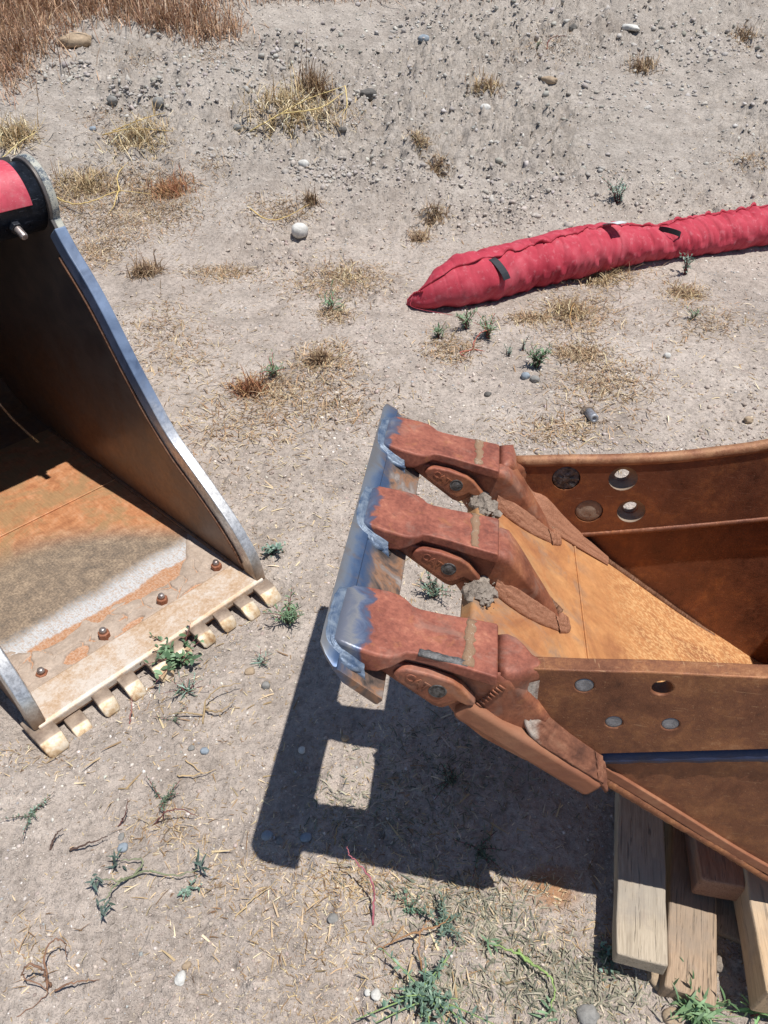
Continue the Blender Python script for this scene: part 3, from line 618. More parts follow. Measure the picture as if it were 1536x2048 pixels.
# bent red plate over the tube
rp = [(.80+.091*math.cos(R(a)), .942+.091*math.sin(R(a))) for a in range(177, 30, -6)]
strip('red_plate', rp, -.006, .03, LBW-.060, MAT['redplate'], rootL, None, .0015, axis=0)['label'] = 'bent red painted plate over the top tube'
for a in (LBW-.115, LBW-.40):
    d = Vector((0, math.cos(R(205)), math.sin(R(205)))); c0 = Vector((a, .80, .942))+d*.084
    def ring(r, t, k=6):
        e1 = Vector((1, 0, 0)); e2 = d.cross(e1); return [tuple(c0+d*t+(e1*math.cos(q)+e2*math.sin(q))*r) for q in np.arange(k)*2*math.pi/k]
    nt = mesh('nut', *loft([ring(.017, 0), ring(.017, .018)]), MAT['bblack'], rootL, None, False, .002)
    mesh('bolt_end', *loft([ring(.010, .015, 12), ring(.010, .048, 12), ring(.008, .052, 12)]), MAT['boltend'], nt, None, False, .001)
# cutting plate and tongue teeth
prism('cutting_plate', [(-.004, .014), (-.004, .034), (.004, .040), (.108, .040), (.114, .034), (.114, .014)], .004, LBW-.004, MAT['lipplate'], rootL, None, .003, (), axis=0)
for i in range(10):
    a = .678-.0742*i; w = .0225 if i not in (0, 9) else .028
    S = [(.05, .016, .004), (.0, .016, .002), (-.016, .015, .001), (-.032, .011, -.003), (-.037, .009, -.006), (-.052, -.002, -.012), (-.062, -.011, -.019), (-.066, -.017, -.021)]
    z0 = .013 if i != 8 else -.004
    jr = random.Random(i*7+1); z0 += jr.uniform(-.003, .002); ln = jr.uniform(.88, 1.08); a += jr.uniform(-.003, .003); tw = jr.uniform(-.06, .06)
    rings = [[(a+u-tw*b, b*ln if b < 0 else b, n+z0+tw*.4*u) for u, n in rrect(w*q*jr.uniform(.96, 1.02), tp, bt, .0035, 3)] for (b, tp, bt), q in zip(S, (1, 1, 1, 1, 1, .98, .9, .7))]
    t_ = mesh('tongue_tooth', *loft(rings), MAT['tongue'], rootL, None, True)
    t_.modifiers.new('es', 'EDGE_SPLIT').split_angle = R(30)
for a, b in ((.629, .132), (.442, .133), (.264, .139), (.089, .145)):
    deep = .012 if a < .1 else 0
    nt = mesh('nut', *loft([[(a+.0165*math.cos(q+a*9), b+.0165*math.sin(q+a*9), z) for q in np.arange(6)*math.pi/3] for z in (.028, .052-deep)]), MAT['nut'], rootL, None, False, .003)
    mesh('bolt_end', *loft([[(a+r*math.cos(q), b+r*math.sin(q), z-deep) for q in np.arange(14)*2*math.pi/14] for r, z in ((.0095, .048), (.0095, .060), (.0075, .0645), (.003, .066))]), MAT['boltend'], nt, None, True)
# dried mud with shrinkage cracks, caked on the floor behind the cutting plate
def mud_sheet():
    na, nb = 300, 120; A, B = np.meshgrid(np.linspace(.024, LBW-.024, na), np.linspace(.085, .36, nb), indexing='ij')
    edge = .225+.10*sstep(.52, .70, A)+.09*sstep(.16, .03, A)+.05*fbm(A*7, B*7, 40, 4)
    cov = sstep(0, .03, edge-B)
    lowe = .112+.018*fbm(A*12, B*3, 44, 3); lowe = np.where(A < .16, .02, lowe)
    cov = cov*sstep(0, .006, B-lowe)
    for (ca, cb, ra, rb) in ((.185, .138, .040, .026), (.345, .126, .034, .012), (.53, .112, .045, .012)):
        q = ((A-ca)/ra)**2+((B-cb)/rb)**2+.9*fbm(A*30, B*30, 46, 3); cov = cov*sstep(.7, 1.0, q)
    rg = np.random.default_rng(5); pts = np.stack([rg.uniform(0, .7, 60), rg.uniform(.05, .36, 60)], 1)
    wa = A+.012*fbm(A*28, B*28, 50, 3); wb = B+.012*fbm(A*28, B*28, 55, 3)
    dd = np.sqrt((wa[..., None]-pts[:, 0])**2+(wb[..., None]-pts[:, 1])**2); dd.sort(axis=-1); ed = dd[..., 1]-dd[..., 0]
    cr = sstep(.0065, .001, ed)*sstep(-.12, .1, fbm(A*9, B*9, 60, 2)+.02)
    Z = .0295+cov*(.0062+.003*fbm(A*10, B*10, 62, 4)+.0012*fbm(A*70, B*70, 66, 2))-.0075*cr*cov-.004*(1-sstep(0, .2, cov))
    V = np.stack([A, B, Z], -1).reshape(-1, 3); i = np.arange(na*nb).reshape(na, nb)
    keep = (cov[:-1, :-1]+cov[1:, 1:]+cov[1:, :-1]+cov[:-1, 1:]) > .001
    Q = np.stack([i[:-1, :-1], i[1:, :-1], i[1:, 1:], i[:-1, 1:]], -1)[keep].reshape(-1, 4)
    o = bulk('mud_layer', V[None], Q, None, MAT['mudcake'], True, rootL); o['label'] = 'cracked dried mud on the bucket floor'
mud_sheet()

# ---------------------------------------------------------------- timber under the bucket
def timber(name, label, near, far, ztop, width, thick, mat, length, roll=0., chip=0, bevel=.003, group='timbers propping the rusty bucket'):
    a = Gz(*near, ztop); b = Gz(*far, ztop); d = Vector(b-a); d.z = 0; d.normalize(); r = Vector((d.y, -d.x, 0))
    o = empty(name, Matrix.Translation(Vector((a[0], a[1], ztop-thick))) @ Matrix((r, d, Vector((0, 0, 1)))).transposed().to_4x4()) if 0 else None
    n = 14; rg = np.random.default_rng(len(label)); rings = []
    for i, t in enumerate(np.linspace(0, length, n)):
        sec = [(0, 0), (width, 0), (width, thick), (width*.5, thick+.001*rg.standard_normal()), (0, thick)]
        if chip and i < 2: sec = [(p+(.012*(rg.random()-.5) if i == 0 else .004*rg.random()), q-(.006 if i == 0 else .0)*rg.random()) for p, q in sec]
        rings.append([(p+.0008*rg.standard_normal(), t+(.012*rg.random()*chip if i == 0 else 0), q+.0006*rg.standard_normal()) for p, q in sec])
    V, F = loft(rings); o = mesh(name, V, F, mat, None, None, False, bevel)
    M_ = Matrix((r, d, Vector((0, 0, 1)))).transposed().to_4x4()
    o.matrix_world = Matrix.Translation(Vector((a[0], a[1], ztop-thick))) @ M_ @ Matrix.Rotation(roll, 4, 'Y')
    tag(o, label, 'timber', group); return o
timber('timber_board', 'weathered grey pine board lying in sun and shade, leftmost of the timbers', (1232, 1906), (1237, 1570), .105, .090, .042, MAT['w_grey'], .75, bevel=.004)
timber('timber_post', 'rough split brown post on the ground, partly under the grey pine board', (1318, 1975), (1336, 1620), .058, .092, .075, MAT['w_brown'], .62, R(9), 2, .006)
timber('timber_block', 'short reddish wood block with dark end grain on top of the split post', (1401, 1768), (1384, 1640), .125, .088, .064, MAT['w_red'], .34, 0, 1, .006)
timber('timber_board', 'pale new yellow timber at the right edge of the picture', (1534, 1985), (1489, 1740), .135, .14, .09, MAT['w_pale'], .62, 0, 0, .005)
timber('timber_board', 'dark shaded timber end under the reddish block', (1395, 1850), (1400, 1800), .028, .20, .045, MAT['w_brown'], .3, 0, 1, .004)

# ---------------------------------------------------------------- red straw wattle
def make_wattle():
    low = [(812, 613), (840, 619), (872, 617), (930, 606), (1000, 590), (1100, 562), (1200, 539), (1300, 521), (1400, 506), (1536, 487), (1660, 472), (1820, 462)]
    P = np.array([G(*p)+np.array([.004, .030, 0]) for p in low]); P[:, 2] = height(P[:, 0], P[:, 1])
    n = 620; S = spline(P, n); seg = np.linalg.norm(np.diff(S, axis=0), axis=1); s = np.concatenate([[0], np.cumsum(seg)])
    base = Vector((S[40][0], S[40][1], S[40][2])); root = empty('straw_wattle', Matrix.Translation(base))
    tag(root, 'red mesh straw wattle lying across the dirt', 'erosion sock')
    T = np.gradient(S, axis=0); T[:, 2] = 0; T /= np.linalg.norm(T, axis=1)[:, None]; Nf = np.stack([T[:, 1], -T[:, 0], 0*T[:, 0]], 1)    # towards the viewer's side
    SP = s[int(np.argmin(np.linalg.norm((S-G(1310, 520))[:, :2], axis=1)))]
    kk = 40; ph = np.arange(kk)*2*math.pi/kk
    def rad(i, f):
        si = s[i]; wr_ = float(fbm(np.array(si*3.1+4), np.array(f*.8), 71, 2)); w = .0042*math.sin(si*70+9*wr_+2.0*math.sin(f*1.3+si*5))*(.15+1.3*max(0, wr_+.25))*(.4+.6*sstep(.25, .9, si))+.004*float(fbm(np.array(si*19.), np.array(f*1.1), 73, 3))+.004*math.sin(si*47+1.7*f)*math.sin(si*13+f)+.006*float(fbm(np.array(si*7.), np.array(f*1.2), 77, 3))
        cz = math.sin(si*58+2.2*math.sin(si*7)+1.1*math.sin(f*1.4+si*3)); w -= .012*max(0, 1-abs(cz)*2.2)*(.25+.75*sstep(.35, 1.0, si))*(.4+.9*max(0, wr_+.3))
        return 1+w/.125*1.2
    def surf(i, f, off=0.):
        q = min(1, s[i]/.34); pin = 1-.16*sstep(SP-.5, SP+.1, s[i])-.14*math.exp(-((s[i]-SP)/.16)**2); wide = .006+.134*(1-(1-q)**1.7); tall = (.006+.116*(1-(1-q)**2.0))*pin; wide *= .3+.7*pin
        r = rad(i, f); c = S[i]+np.array([0, 0, tall*.93]); sgn = math.sin(f)
        return c+Nf[i]*(wide*r+off)*math.cos(f)+np.array([0, 0, 1])*((tall*r+off)*sgn if sgn > 0 else max((tall*r)*sgn, -tall*.95))
    V, F = loft([[surf(i, f)-np.array(base) for f in ph] for i in range(n)])
    mesh('sock', V, F, MAT['wattle'], root, None, True)
    # stitched fold that closes the end
    rings = []
    for i in range(1, 66):
        f = R(100-55*i/66); p = surf(i, f, -.003); o = np.array([0, 0, 1])*math.sin(f)+Nf[i]*math.cos(f); q = p+o*(.016+.004*math.sin(i*.9)); tt = Nf[i]*.003
        rings.append([p-tt-np.array(base), p+tt-np.array(base), q+tt-np.array(base), q-tt-np.array(base)])
    V, F = loft(rings); mesh('end_fold', V, F, MAT['wattle'], root, None, True)
    # seam ruffle
    ang = lambda i: R(66+34*sstep(.3, 2.0, s[i])) + .05*math.sin(s[i]*38)
    rings = []
    for i in range(50, n, 1):
        f = ang(i); p = surf(i, f, -.002); hgt = .010+.004*math.sin(s[i]*61)+.003*math.sin(s[i]*27); o = np.array([0, 0, 1])*math.sin(f)+Nf[i]*math.cos(f); q = p+o*(hgt+.004)+Nf[i]*.006*math.sin(s[i]*45); tt = Nf[i]*.003
        rings.append([p-tt-np.array(base), p+tt-np.array(base), q+tt-np.array(base), q-tt-np.array(base)])
    V, F = loft(rings); mesh('seam', V, F, MAT['wattle'], root, None, True)
    def near_i(px, py):
        g = G(px, py); return int(np.argmin(np.linalg.norm((S-g)[:, :2], axis=1)))
    def flap(name, px, py, f0, f1, w, mat, lift, curl=0):
        i = near_i(px, py); rings = []
        for t in np.linspace(0, 1, 9):
            f = f0+(f1-f0)*t; p = surf(i, f, .003+lift*t+curl*t*t); a = T[i]*w/2; o = (Nf[i]*math.cos(f)+np.array([0, 0, 1])*math.sin(f))*.0015; sh = T[i]*.02*t
            rings.append([p+sh-a-o-np.array(base), p+sh+a-o-np.array(base), p+sh+a+o-np.array(base), p+sh-a+o-np.array(base)])
        V, F = loft(rings); return mesh(name, V, F, mat, root, None, False)
    flap('strap', 962, 600, R(62), R(12), .045, MAT['strap'], .022)
    flap('label_tag', 1200, 540, R(92), R(58), .065, MAT['white_tag'], .07)
    i = near_i(1305, 520); c = surf(i, R(74), .004); L = []
    for t in np.linspace(0, 1, 18):
        a = t*2*math.pi; L.append(c+T[i]*(.045-.045*math.cos(a))+Nf[i]*(.03*math.sin(a)+.03*(1-math.cos(a)))+np.array([0, 0, .012*math.sin(a)-.012*(1-math.cos(a))]))
    rings = [[p+np.array(v)-np.array(base) for v in ((-.001, 0, -.014), (.001, .001, -.014), (.001, .001, .014), (-.001, 0, .014))] for p in L]
    V, F = loft(rings); mesh('strap_loop', V, F, MAT['strap'], root, None, False)
    th = spline([surf(30, R(60), .004)-np.array(base), surf(34, R(20), .012)-np.array(base), surf(46, R(-20), .03)-np.array(base), G(905, 632)-np.array(base)+np.array([0, 0, .004])], 24)
    V, F = tube(th, .0012, 4); mesh('loose_thread', V, F, MAT['wattle'], root, None, True)
make_wattle()

# ---------------------------------------------------------------- steel bolt half buried in the dirt
def make_bolt():
    g = G(1185, 846); root = empty('steel_bolt', Matrix.Translation(Vector(g))); tag(root, 'short grey steel bolt with a rusty hex head stuck in the dirt', 'bolt')
    ax = Vector((.06, -.80, .16)).normalized(); c = Vector((-.004, .060, .010)); e1 = ax.cross(Vector((0, 0, 1))).normalized(); e2 = ax.cross(e1)
    rg = lambda r, t, k: [tuple(c+ax*t+(e1*math.cos(q)+e2*math.sin(q))*r) for q in np.arange(k)*2*math.pi/k]
    mesh('hex_head', *loft([rg(.029, -.02, 6), rg(.029, .0, 6)]), MAT['plug2'], root, None, False, .003)
    mesh('shank', *loft([rg(.018, -.002, 20), rg(.018, .066, 20), rg(.016, .070, 20), rg(.007, .070, 20), rg(.006, .064, 20)]), MAT['steel_grey'], root, None, True)
make_bolt()

# ---------------------------------------------------------------- single stones
def ico(sub):
    bm = bmesh.new(); bmesh.ops.create_icosphere(bm, subdivisions=sub, radius=1); bm.verts.ensure_lookup_table()
    V = np.array([v.co[:] for v in bm.verts]); F = [[v.index for v in f.verts] for f in bm.faces]; bm.free(); return V, F
ICO = {1: ico(1), 2: ico(2), 3: ico(3)}
def rock(name, label, px, py, wpx, mat, ratio=(1, .8, .6), ang=0., seed=0, sink=.25, lumpy=.25, group=None, cat='stone', sub=3, at=None):
    g = G(px, py) if at is None else np.array(at); r = wpx/2/ppm(g); V, F = ICO[sub]; rg = np.random.default_rng(seed+100); o = rg.uniform(0, 50, 3)
    d = 1+lumpy*(fbm(V[:, 0]*1.3+o[0], V[:, 1]*1.3+V[:, 2]*1.1+o[1], 80, 3)+.7*fbm(V[:, 2]*2+o[2], V[:, 0]*1.7+V[:, 1], 85, 3))
    P = V*d[:, None]; P = np.sign(P)*np.abs(P)**.9*np.array(ratio)*r; c, s_ = math.cos(ang), math.sin(ang)
    P = np.stack([P[:, 0]*c-P[:, 1]*s_, P[:, 0]*s_+P[:, 1]*c, P[:, 2]+ratio[2]*r*(1-2*sink)], 1)
    o = mesh(name, P, F, mat, None, tuple(g), True); tag(o, label, cat, group); return o
ROCKS = [
 (600, 472, 33, 'st_white', (1, .95, .9), 0, .12, .10, 'round white speckled stone alone on the pale dirt'),
 (157, 92, 62, 'st_tan', (1, .75, .42), .2, .2, .35, 'flat tan slab rock at the foot of the brown grass'),
 (1098, 166, 32, 'st_tan', (1, .55, .45), -.6, .2, .25, 'long tan stone on the bank'),
 (970, 222, 21, 'st_white', (1, .8, .75), .2, .2, .2, 'white stone on the bank left of the long tan stone'),
 (1262, 58, 40, 'st_white', (1, .6, .3), -.8, .3, .3, 'flat white stone near the top right of the bank'),
 (225, 205, 20, 'st_grey', (1, .9, .8), .1, .2, .2, 'dark grey round stone beside the crumbled hole on the bank'),
 (318, 210, 22, 'st_grey', (1, .9, .85), .1, .2, .25, 'grey stone under the crumbled hole on the bank'),
 (187, 262, 14, 'st_blue', (1, .9, .8), 0, .2, .2, 'pale blue stone left of the straw clump'),
 (608, 332, 22, 'st_white', (1, .7, .7), .3, .2, .3, 'pale stone beside dark clods behind the round white stone'),
 (848, 82, 22, 'st_blue', (1, .7, .6), .1, .2, .2, 'blue grey stone high on the bank'),
 (736, 198, 30, 'st_dark', (1, .9, .8), .3, .25, .5, 'dark clod lying right of the golden straw heap'),
 (685, 262, 17, 'st_dark', (1, .8, .6), .3, .25, .3, 'small dark stone right below the golden straw heap'),
 (475, 258, 17, 'st_grey', (1, .8, .7), .1, .25, .3, 'small grey stone left of the golden straw heap'),
 (1145, 62, 20, 'st_dark', (1, .9, .7), .1, .2, .4, 'dark stone above the red weed stem at the top'),
 (1050, 755, 18, 'st_blue', (1, .9, .8), .2, .25, .2, 'pale blue stone under the bushy green weed'),
 (1069, 762, 20, 'st_grey', (1, .9, .7), -.2, .25, .2, 'grey stone touching the pale blue one under the bushy weed'),
 (1334, 714, 14, 'st_white', (1, .9, .8), 0, .2, .2, 'small white stone alone in the dirt right of the bushy weed'),
 (1497, 842, 20, 'st_tan', (1, .8, .6), .5, .25, .3, 'brownish stone near the far rim at the right edge'),
 (532, 1374, 17, 'st_grey', (1, .95, .9), 0, .2, .15, 'round grey pebble left of the blade shadow'),
 (500, 1345, 22, 'st_tan', (1, .75, .6), .4, .3, .2, 'oval tan pebble above the round grey one'),
 (690, 1478, 16, 'st_tan', (1, .8, .7), 0, .25, .2, 'tan pebble on the rim of the bright patch in the shadow'),
 (604, 1502, 15, 'st_white', (1, .95, .8), 0, .2, .15, 'pale round pebble shining inside the blade shadow'),
 (362, 1958, 27, 'st_white', (.8, 1.05, .6), .2, .3, .3, 'white angular stone in the gravel at the bottom'),
 (374, 1932, 20, 'st_tan', (1, .7, .6), .5, .3, .3, 'tan stone touching the white angular stone'),
 (243, 1674, 15, 'st_grey', (.8, 1.1, .6), 0, .35, .15, 'upper of two grey pebbles in the lower left dirt'),
 (246, 1696, 21, 'st_blue', (1, .9, .6), 0, .35, .15, 'lower and larger of two grey pebbles in the lower left dirt'),
 (534, 1672, 24, 'st_blue', (1, .8, .6), .3, .3, .2, 'blue grey pebble in the corner of the blade shadow'),
 (560, 1682, 18, 'st_grey', (.8, 1, .6), .3, .3, .2, 'grey pebble right of the blue one in the blade shadow corner'),
 (612, 1676, 24, 'st_blue', (1, .8, .6), .1, .35, .2, 'dark blue pebble in the shadow nearest the straw stalk'),
 (1185, 1502, 20, 'st_white', (1, .7, .6), .3, .3, .3, 'pale pebble in the deep shade under the lip'),
 (666, 1838, 22, 'st_grey', (1, .9, .6), .2, .35, .2, 'grey pebble left of the pink curved stem'),
 (752, 1990, 22, 'st_white', (.9, 1, .6), .2, .35, .25, 'pale stone left of the big leafy weed at the bottom'),
 (735, 1985, 14, 'st_white', (.9, 1, .6), .2, .35, .25, 'small pale stone beside the larger pale one by the leafy weed'),
 (1176, 2030, 45, 'st_grey', (1, .8, .5), .2, .35, .3, 'broad grey stone at the bottom edge'),
 (1345, 2035, 40, 'st_tan', (1, .8, .5), .1, .4, .3, 'brown flat stone in front of the split post'),
 (1310, 1958, 40, 'st_tan', (.7, 1, .5), .3, .35, .35, 'tan wedge stone between the pine board and the split post'),
 (1436, 1930, 32, 'mud', (1, .9, .7), .3, .3, .5, 'grey earth lump right of the split post'),
 (409, 1503, 17, 'st_blue', (1, .9, .7), 0, .35, .2, 'pale blue pebble below the tongue teeth'),
 (383, 1497, 13, 'st_grey', (1, .9, .7), 0, .35, .2, 'small grey pebble left of the pale blue one'),
 (975, 790, 14, 'st_dark', (1, .8, .7), 0, .3, .3, 'dark pebble behind the top tooth'),
]
for i, (px, py, w, m, ra, an, sk, lu, lab) in enumerate(ROCKS):
    rock('stone' if 'clod' not in lab and 'lump' not in lab else 'earth_clod', lab, px, py, w, MAT[m], ra, an, i, sk, lu, cat='stone' if 'clod' not in lab and 'lump' not in lab else 'earth clod')
# mud left in the throats of the teeth
for lab, w0, sd in (('crumbly grey mud stuck beside the middle tooth', .287, 1), ('crumbly grey mud stuck beside the farthest tooth', .548, 2)):
    rg = np.random.default_rng(sd); V, F = ICO[1]; o0 = MB @ Vector((.222, w0, lipn(.222)+.0)); parts = []
    for q in range(420):
        r = .0012+.0095*rg.random()**4; u, v_ = rg.normal(0, .4, 2); h = .010*math.exp(-(u*u+v_*v_)*1.8)*rg.random()**.5
        parts.append((V*(1+.22*rg.standard_normal((12, 1)))*r+np.array([u*.022, v_*.036, h-.72*u*.030*0-.001]), F))
    Vv, Ff = join(parts); tag(mesh('mud_clump', Vv, Ff, MAT['mud'], None, tuple(o0), False), lab, 'mud clump', kind='stuff')

# ---------------------------------------------------------------- ground cover
def Gv(px, py):
    px = np.asarray(px, float); py = np.asarray(py, float); u = (px-768)/FPX; v = (py-1024)/FPX
    D = np.stack([u, _c-v*_s, -_s-v*_c], -1); lo = np.full(len(px), .3); hi = np.full(len(px), 60.)
    for _ in range(40):
        m = (lo+hi)/2; p = D*m[:, None]; up = CAM_H+p[:, 2]-lowh(p[:, 0], p[:, 1]) > 0; lo = np.where(up, m, lo); hi = np.where(up, hi, m)
    P = D*lo[:, None]; P[:, 2] = height(P[:, 0], P[:, 1]); return P
def outside_bucket(P):
    q = P[:, :2]-LA; a = q@AX; b = q@BX; return ~((a > -.03) & (a < LBW+.03) & (b > -.045) & (b < 1.85))
def fan(n, r0=.45, r1=13., half=62):
    """points round the viewer's standing place, thinning out with distance"""
    r = np.exp(RNG.uniform(math.log(r0), math.log(r1), n)); a = np.radians(RNG.uniform(-half, half, n))
    P = np.stack([r*np.sin(a), r*np.cos(a)-.1, 0*r], 1); P = P[outside_bucket(P)]; P[:, 2] = height(P[:, 0], P[:, 1]); return P, np.hypot(P[:, 0], P[:, 1]+.1)
def pal(n, cols, jit=.12):
    c = np.array([C(h) for h in cols])[RNG.integers(0, len(cols), n)]; return np.clip(c*(1+jit*RNG.standard_normal((n, 1)))*(1+.02*RNG.standard_normal((n, 3))), .01, .9)
def rotz(P, a):
    c, s_ = np.cos(a)[:, None], np.sin(a)[:, None]; return np.stack([P[..., 0]*c-P[..., 1]*s_, P[..., 0]*s_+P[..., 1]*c, P[..., 2]], -1)
OCT = (np.array([(1, 0, 0), (-1, 0, 0), (0, 1, 0), (0, -1, 0), (0, 0, 1), (0, 0, -1.)]), [[0, 2, 4], [2, 1, 4], [1, 3, 4], [3, 0, 4], [2, 0, 5], [1, 2, 5], [3, 1, 5], [0, 3, 5]])
def pebbles(name, P, size, cols, flat=(.45, .9), jag=.16, sink=.3, base=None):
    V, F = base or ICO[1]; n = len(P); sc = np.stack([np.ones(n), RNG.uniform(.6, 1, n), RNG.uniform(*flat, n)], 1)*size[:, None]
    B = V[None]*(1+jag*RNG.standard_normal((n, len(V), 1)))*sc[:, None]; t = RNG.normal(0, .35, n); c, s_ = np.cos(t)[:, None], np.sin(t)[:, None]
    B = np.stack([B[..., 0], B[..., 1]*c-B[..., 2]*s_, B[..., 1]*s_+B[..., 2]*c], -1); B = rotz(B, RNG.uniform(0, 6.28, n))
    B += P[:, None]; B[..., 2] += (sc[:, 2]*(1-2*sink))[:, None]
    return bulk(name, B, F, cols, MAT['gravel'], jag < .15)
PROF = {'blade': (1, .9, .65, .1), 'lens': (.25, 1, .85, .06), 'oval': (.3, 1, 1, .25)}
def blades(name, P, length, head, lean, curl, width, cols, mat, prof='blade', fold=.25, parent=None, loc=None, smooth=True):
    """curved strips: lean = start angle above the ground, curl = how far it bends over"""
    n = len(P); rows = 4; B = np.zeros((n, rows*2, 3)); pos = np.zeros((n, 2)); pw = PROF[prof]
    for r in range(rows):
        w = width*pw[r]; B[:, 2*r] = np.stack([pos[:, 0], -w, pos[:, 1]+fold*w*(1 if r else 0)], 1); B[:, 2*r+1] = np.stack([pos[:, 0], w, pos[:, 1]+fold*w*(1 if r else 0)], 1)
        a = lean-curl*(r+.5)/rows; st = length/(rows-1); pos = pos+np.stack([np.cos(a)*st, np.sin(a)*st], 1)
    B = rotz(B, head)+P[:, None]
    F = [[2*r, 2*r+1, 2*r+3, 2*r+2] for r in range(rows-1)]
    return bulk(name, B, F, cols, mat, smooth, parent, loc)

def patch(cx, cy, rx, ry, n):
    q = RNG.standard_normal((int(n), 2))*.5; return Gv(cx+q[:, 0]*rx, np.minimum(cy+q[:, 1]*ry, 2300))
STONE = ['c5bab0', 'b8ada3', 'a79d94', 'd2cac0', 'b6aba0', 'a9a8a6', 'bcafa3', '948c85', 'c4b8ac', 'cfc6bc']
P, r = fan(90000); size = np.minimum(.0009*r**.85*RNG.random(len(P))**(-1/2.5), .0042+.0012*r); keep = RNG.random(len(P)) < np.clip(.62+1.6*fbm(P[:, 0]*1.3, P[:, 1]*1.3, 110, 3), .15, 1)
pc = pal(keep.sum(), STONE); P = P[keep]; size = size[keep]; r = r[keep]; big = size > .0019*r**.85
tag(pebbles('gravel', P[big], size[big], pc[big], (.4, .75), jag=.15, sink=.48), 'small loose gravel strewn over the dirt', 'gravel', kind='stuff')
tag(pebbles('grit', P[~big], size[~big]*1.15, pc[~big], (.5, .9), .22, .35, OCT), 'fine pale grit over the dirt', 'gravel', kind='stuff')
P, r = fan(60000, .5, 12); rg_ = rough(P[:, 0], P[:, 1]); keep = RNG.random(len(P)) < np.clip(rg_**1.6*1.3, .03, 1); P = P[keep]; r = r[keep]
size = np.minimum(.0014*r**.9*RNG.random(len(P))**(-1/2.5), .002+.0030*r)
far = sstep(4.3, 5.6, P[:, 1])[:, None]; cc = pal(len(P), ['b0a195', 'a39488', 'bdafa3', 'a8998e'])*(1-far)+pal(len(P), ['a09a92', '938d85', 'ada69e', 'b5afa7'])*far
CL = [(270, 190, 140, 35, 260), (130, 150, 80, 25, 110), (500, 130, 260, 60, 420), (720, 190, 60, 45, 110), (700, 340, 130, 45, 330), (1000, 425, 110, 60, 260), (1100, 370, 260, 60, 380), (1300, 190, 160, 60, 220), (590, 95, 110, 45, 150), (1290, 895, 240, 30, 420), (1120, 885, 110, 22, 160), (900, 55, 220, 35, 240), (1380, 90, 160, 60, 240), (480, 300, 120, 40, 140), (1150, 790, 200, 60, 260), (620, 340, 60, 25, 90), (800, 620, 160, 50, 120)]
CP = np.concatenate([patch(*a) for a in CL]); CP = CP[outside_bucket(CP)]; cr_ = np.hypot(CP[:, 0], CP[:, 1])
cs_ = np.minimum(np.where(cr_ < 4, .0010, .0016)*cr_**.8*RNG.random(len(CP))**(-1/2.4), np.where(cr_ < 4, .010, .026)); cf = sstep(4., 5.6, CP[:, 1])[:, None]
cc = np.concatenate([cc, pal(len(CP), ['b2a69c', 'a89c93', 'bcb0a6'], .07)*(1-cf)+pal(len(CP), ['aaa39b', 'a09991', 'b3ada5'], .07)*cf]); P = np.concatenate([P, CP]); size = np.concatenate([size, cs_])
big = size > .0026*np.hypot(P[:, 0], P[:, 1])**.9
tag(pebbles('soil_clods', P[big], size[big], cc[big], (.45, .9), .34, .45), 'small clods of broken soil', 'soil', kind='stuff')
tag(pebbles('soil_crumbs', P[~big], size[~big]*1.2, cc[~big], (.5, .9), .28, .4, OCT), 'crumbled dry soil', 'soil', kind='stuff')
P, r = fan(40000, .45, 9); L = np.minimum(.0055*r**.6*RNG.random(len(P))**(-1/2.2), .05); m = np.clip(.45+1.5*fbm(P[:, 0]*1.6+4, P[:, 1]*1.6, 120, 3), .06, 1); k_ = RNG.random(len(P)) < m; P = P[k_]; L = L[k_]; r = r[k_]
P[:, 2] += .002
tag(blades('straw_litter', P, L, RNG.uniform(0, 6.28, len(P)), RNG.normal(.08, .15, len(P)), RNG.normal(.1, .5, len(P)), .0006*r**.6+L*.035, pal(len(P), ['cdb894', 'bda682', 'd9c8a8', 'a58c6a', '93795c']), MAT['straw']), 'tiny bits of broken straw on the dirt', 'straw', kind='stuff')

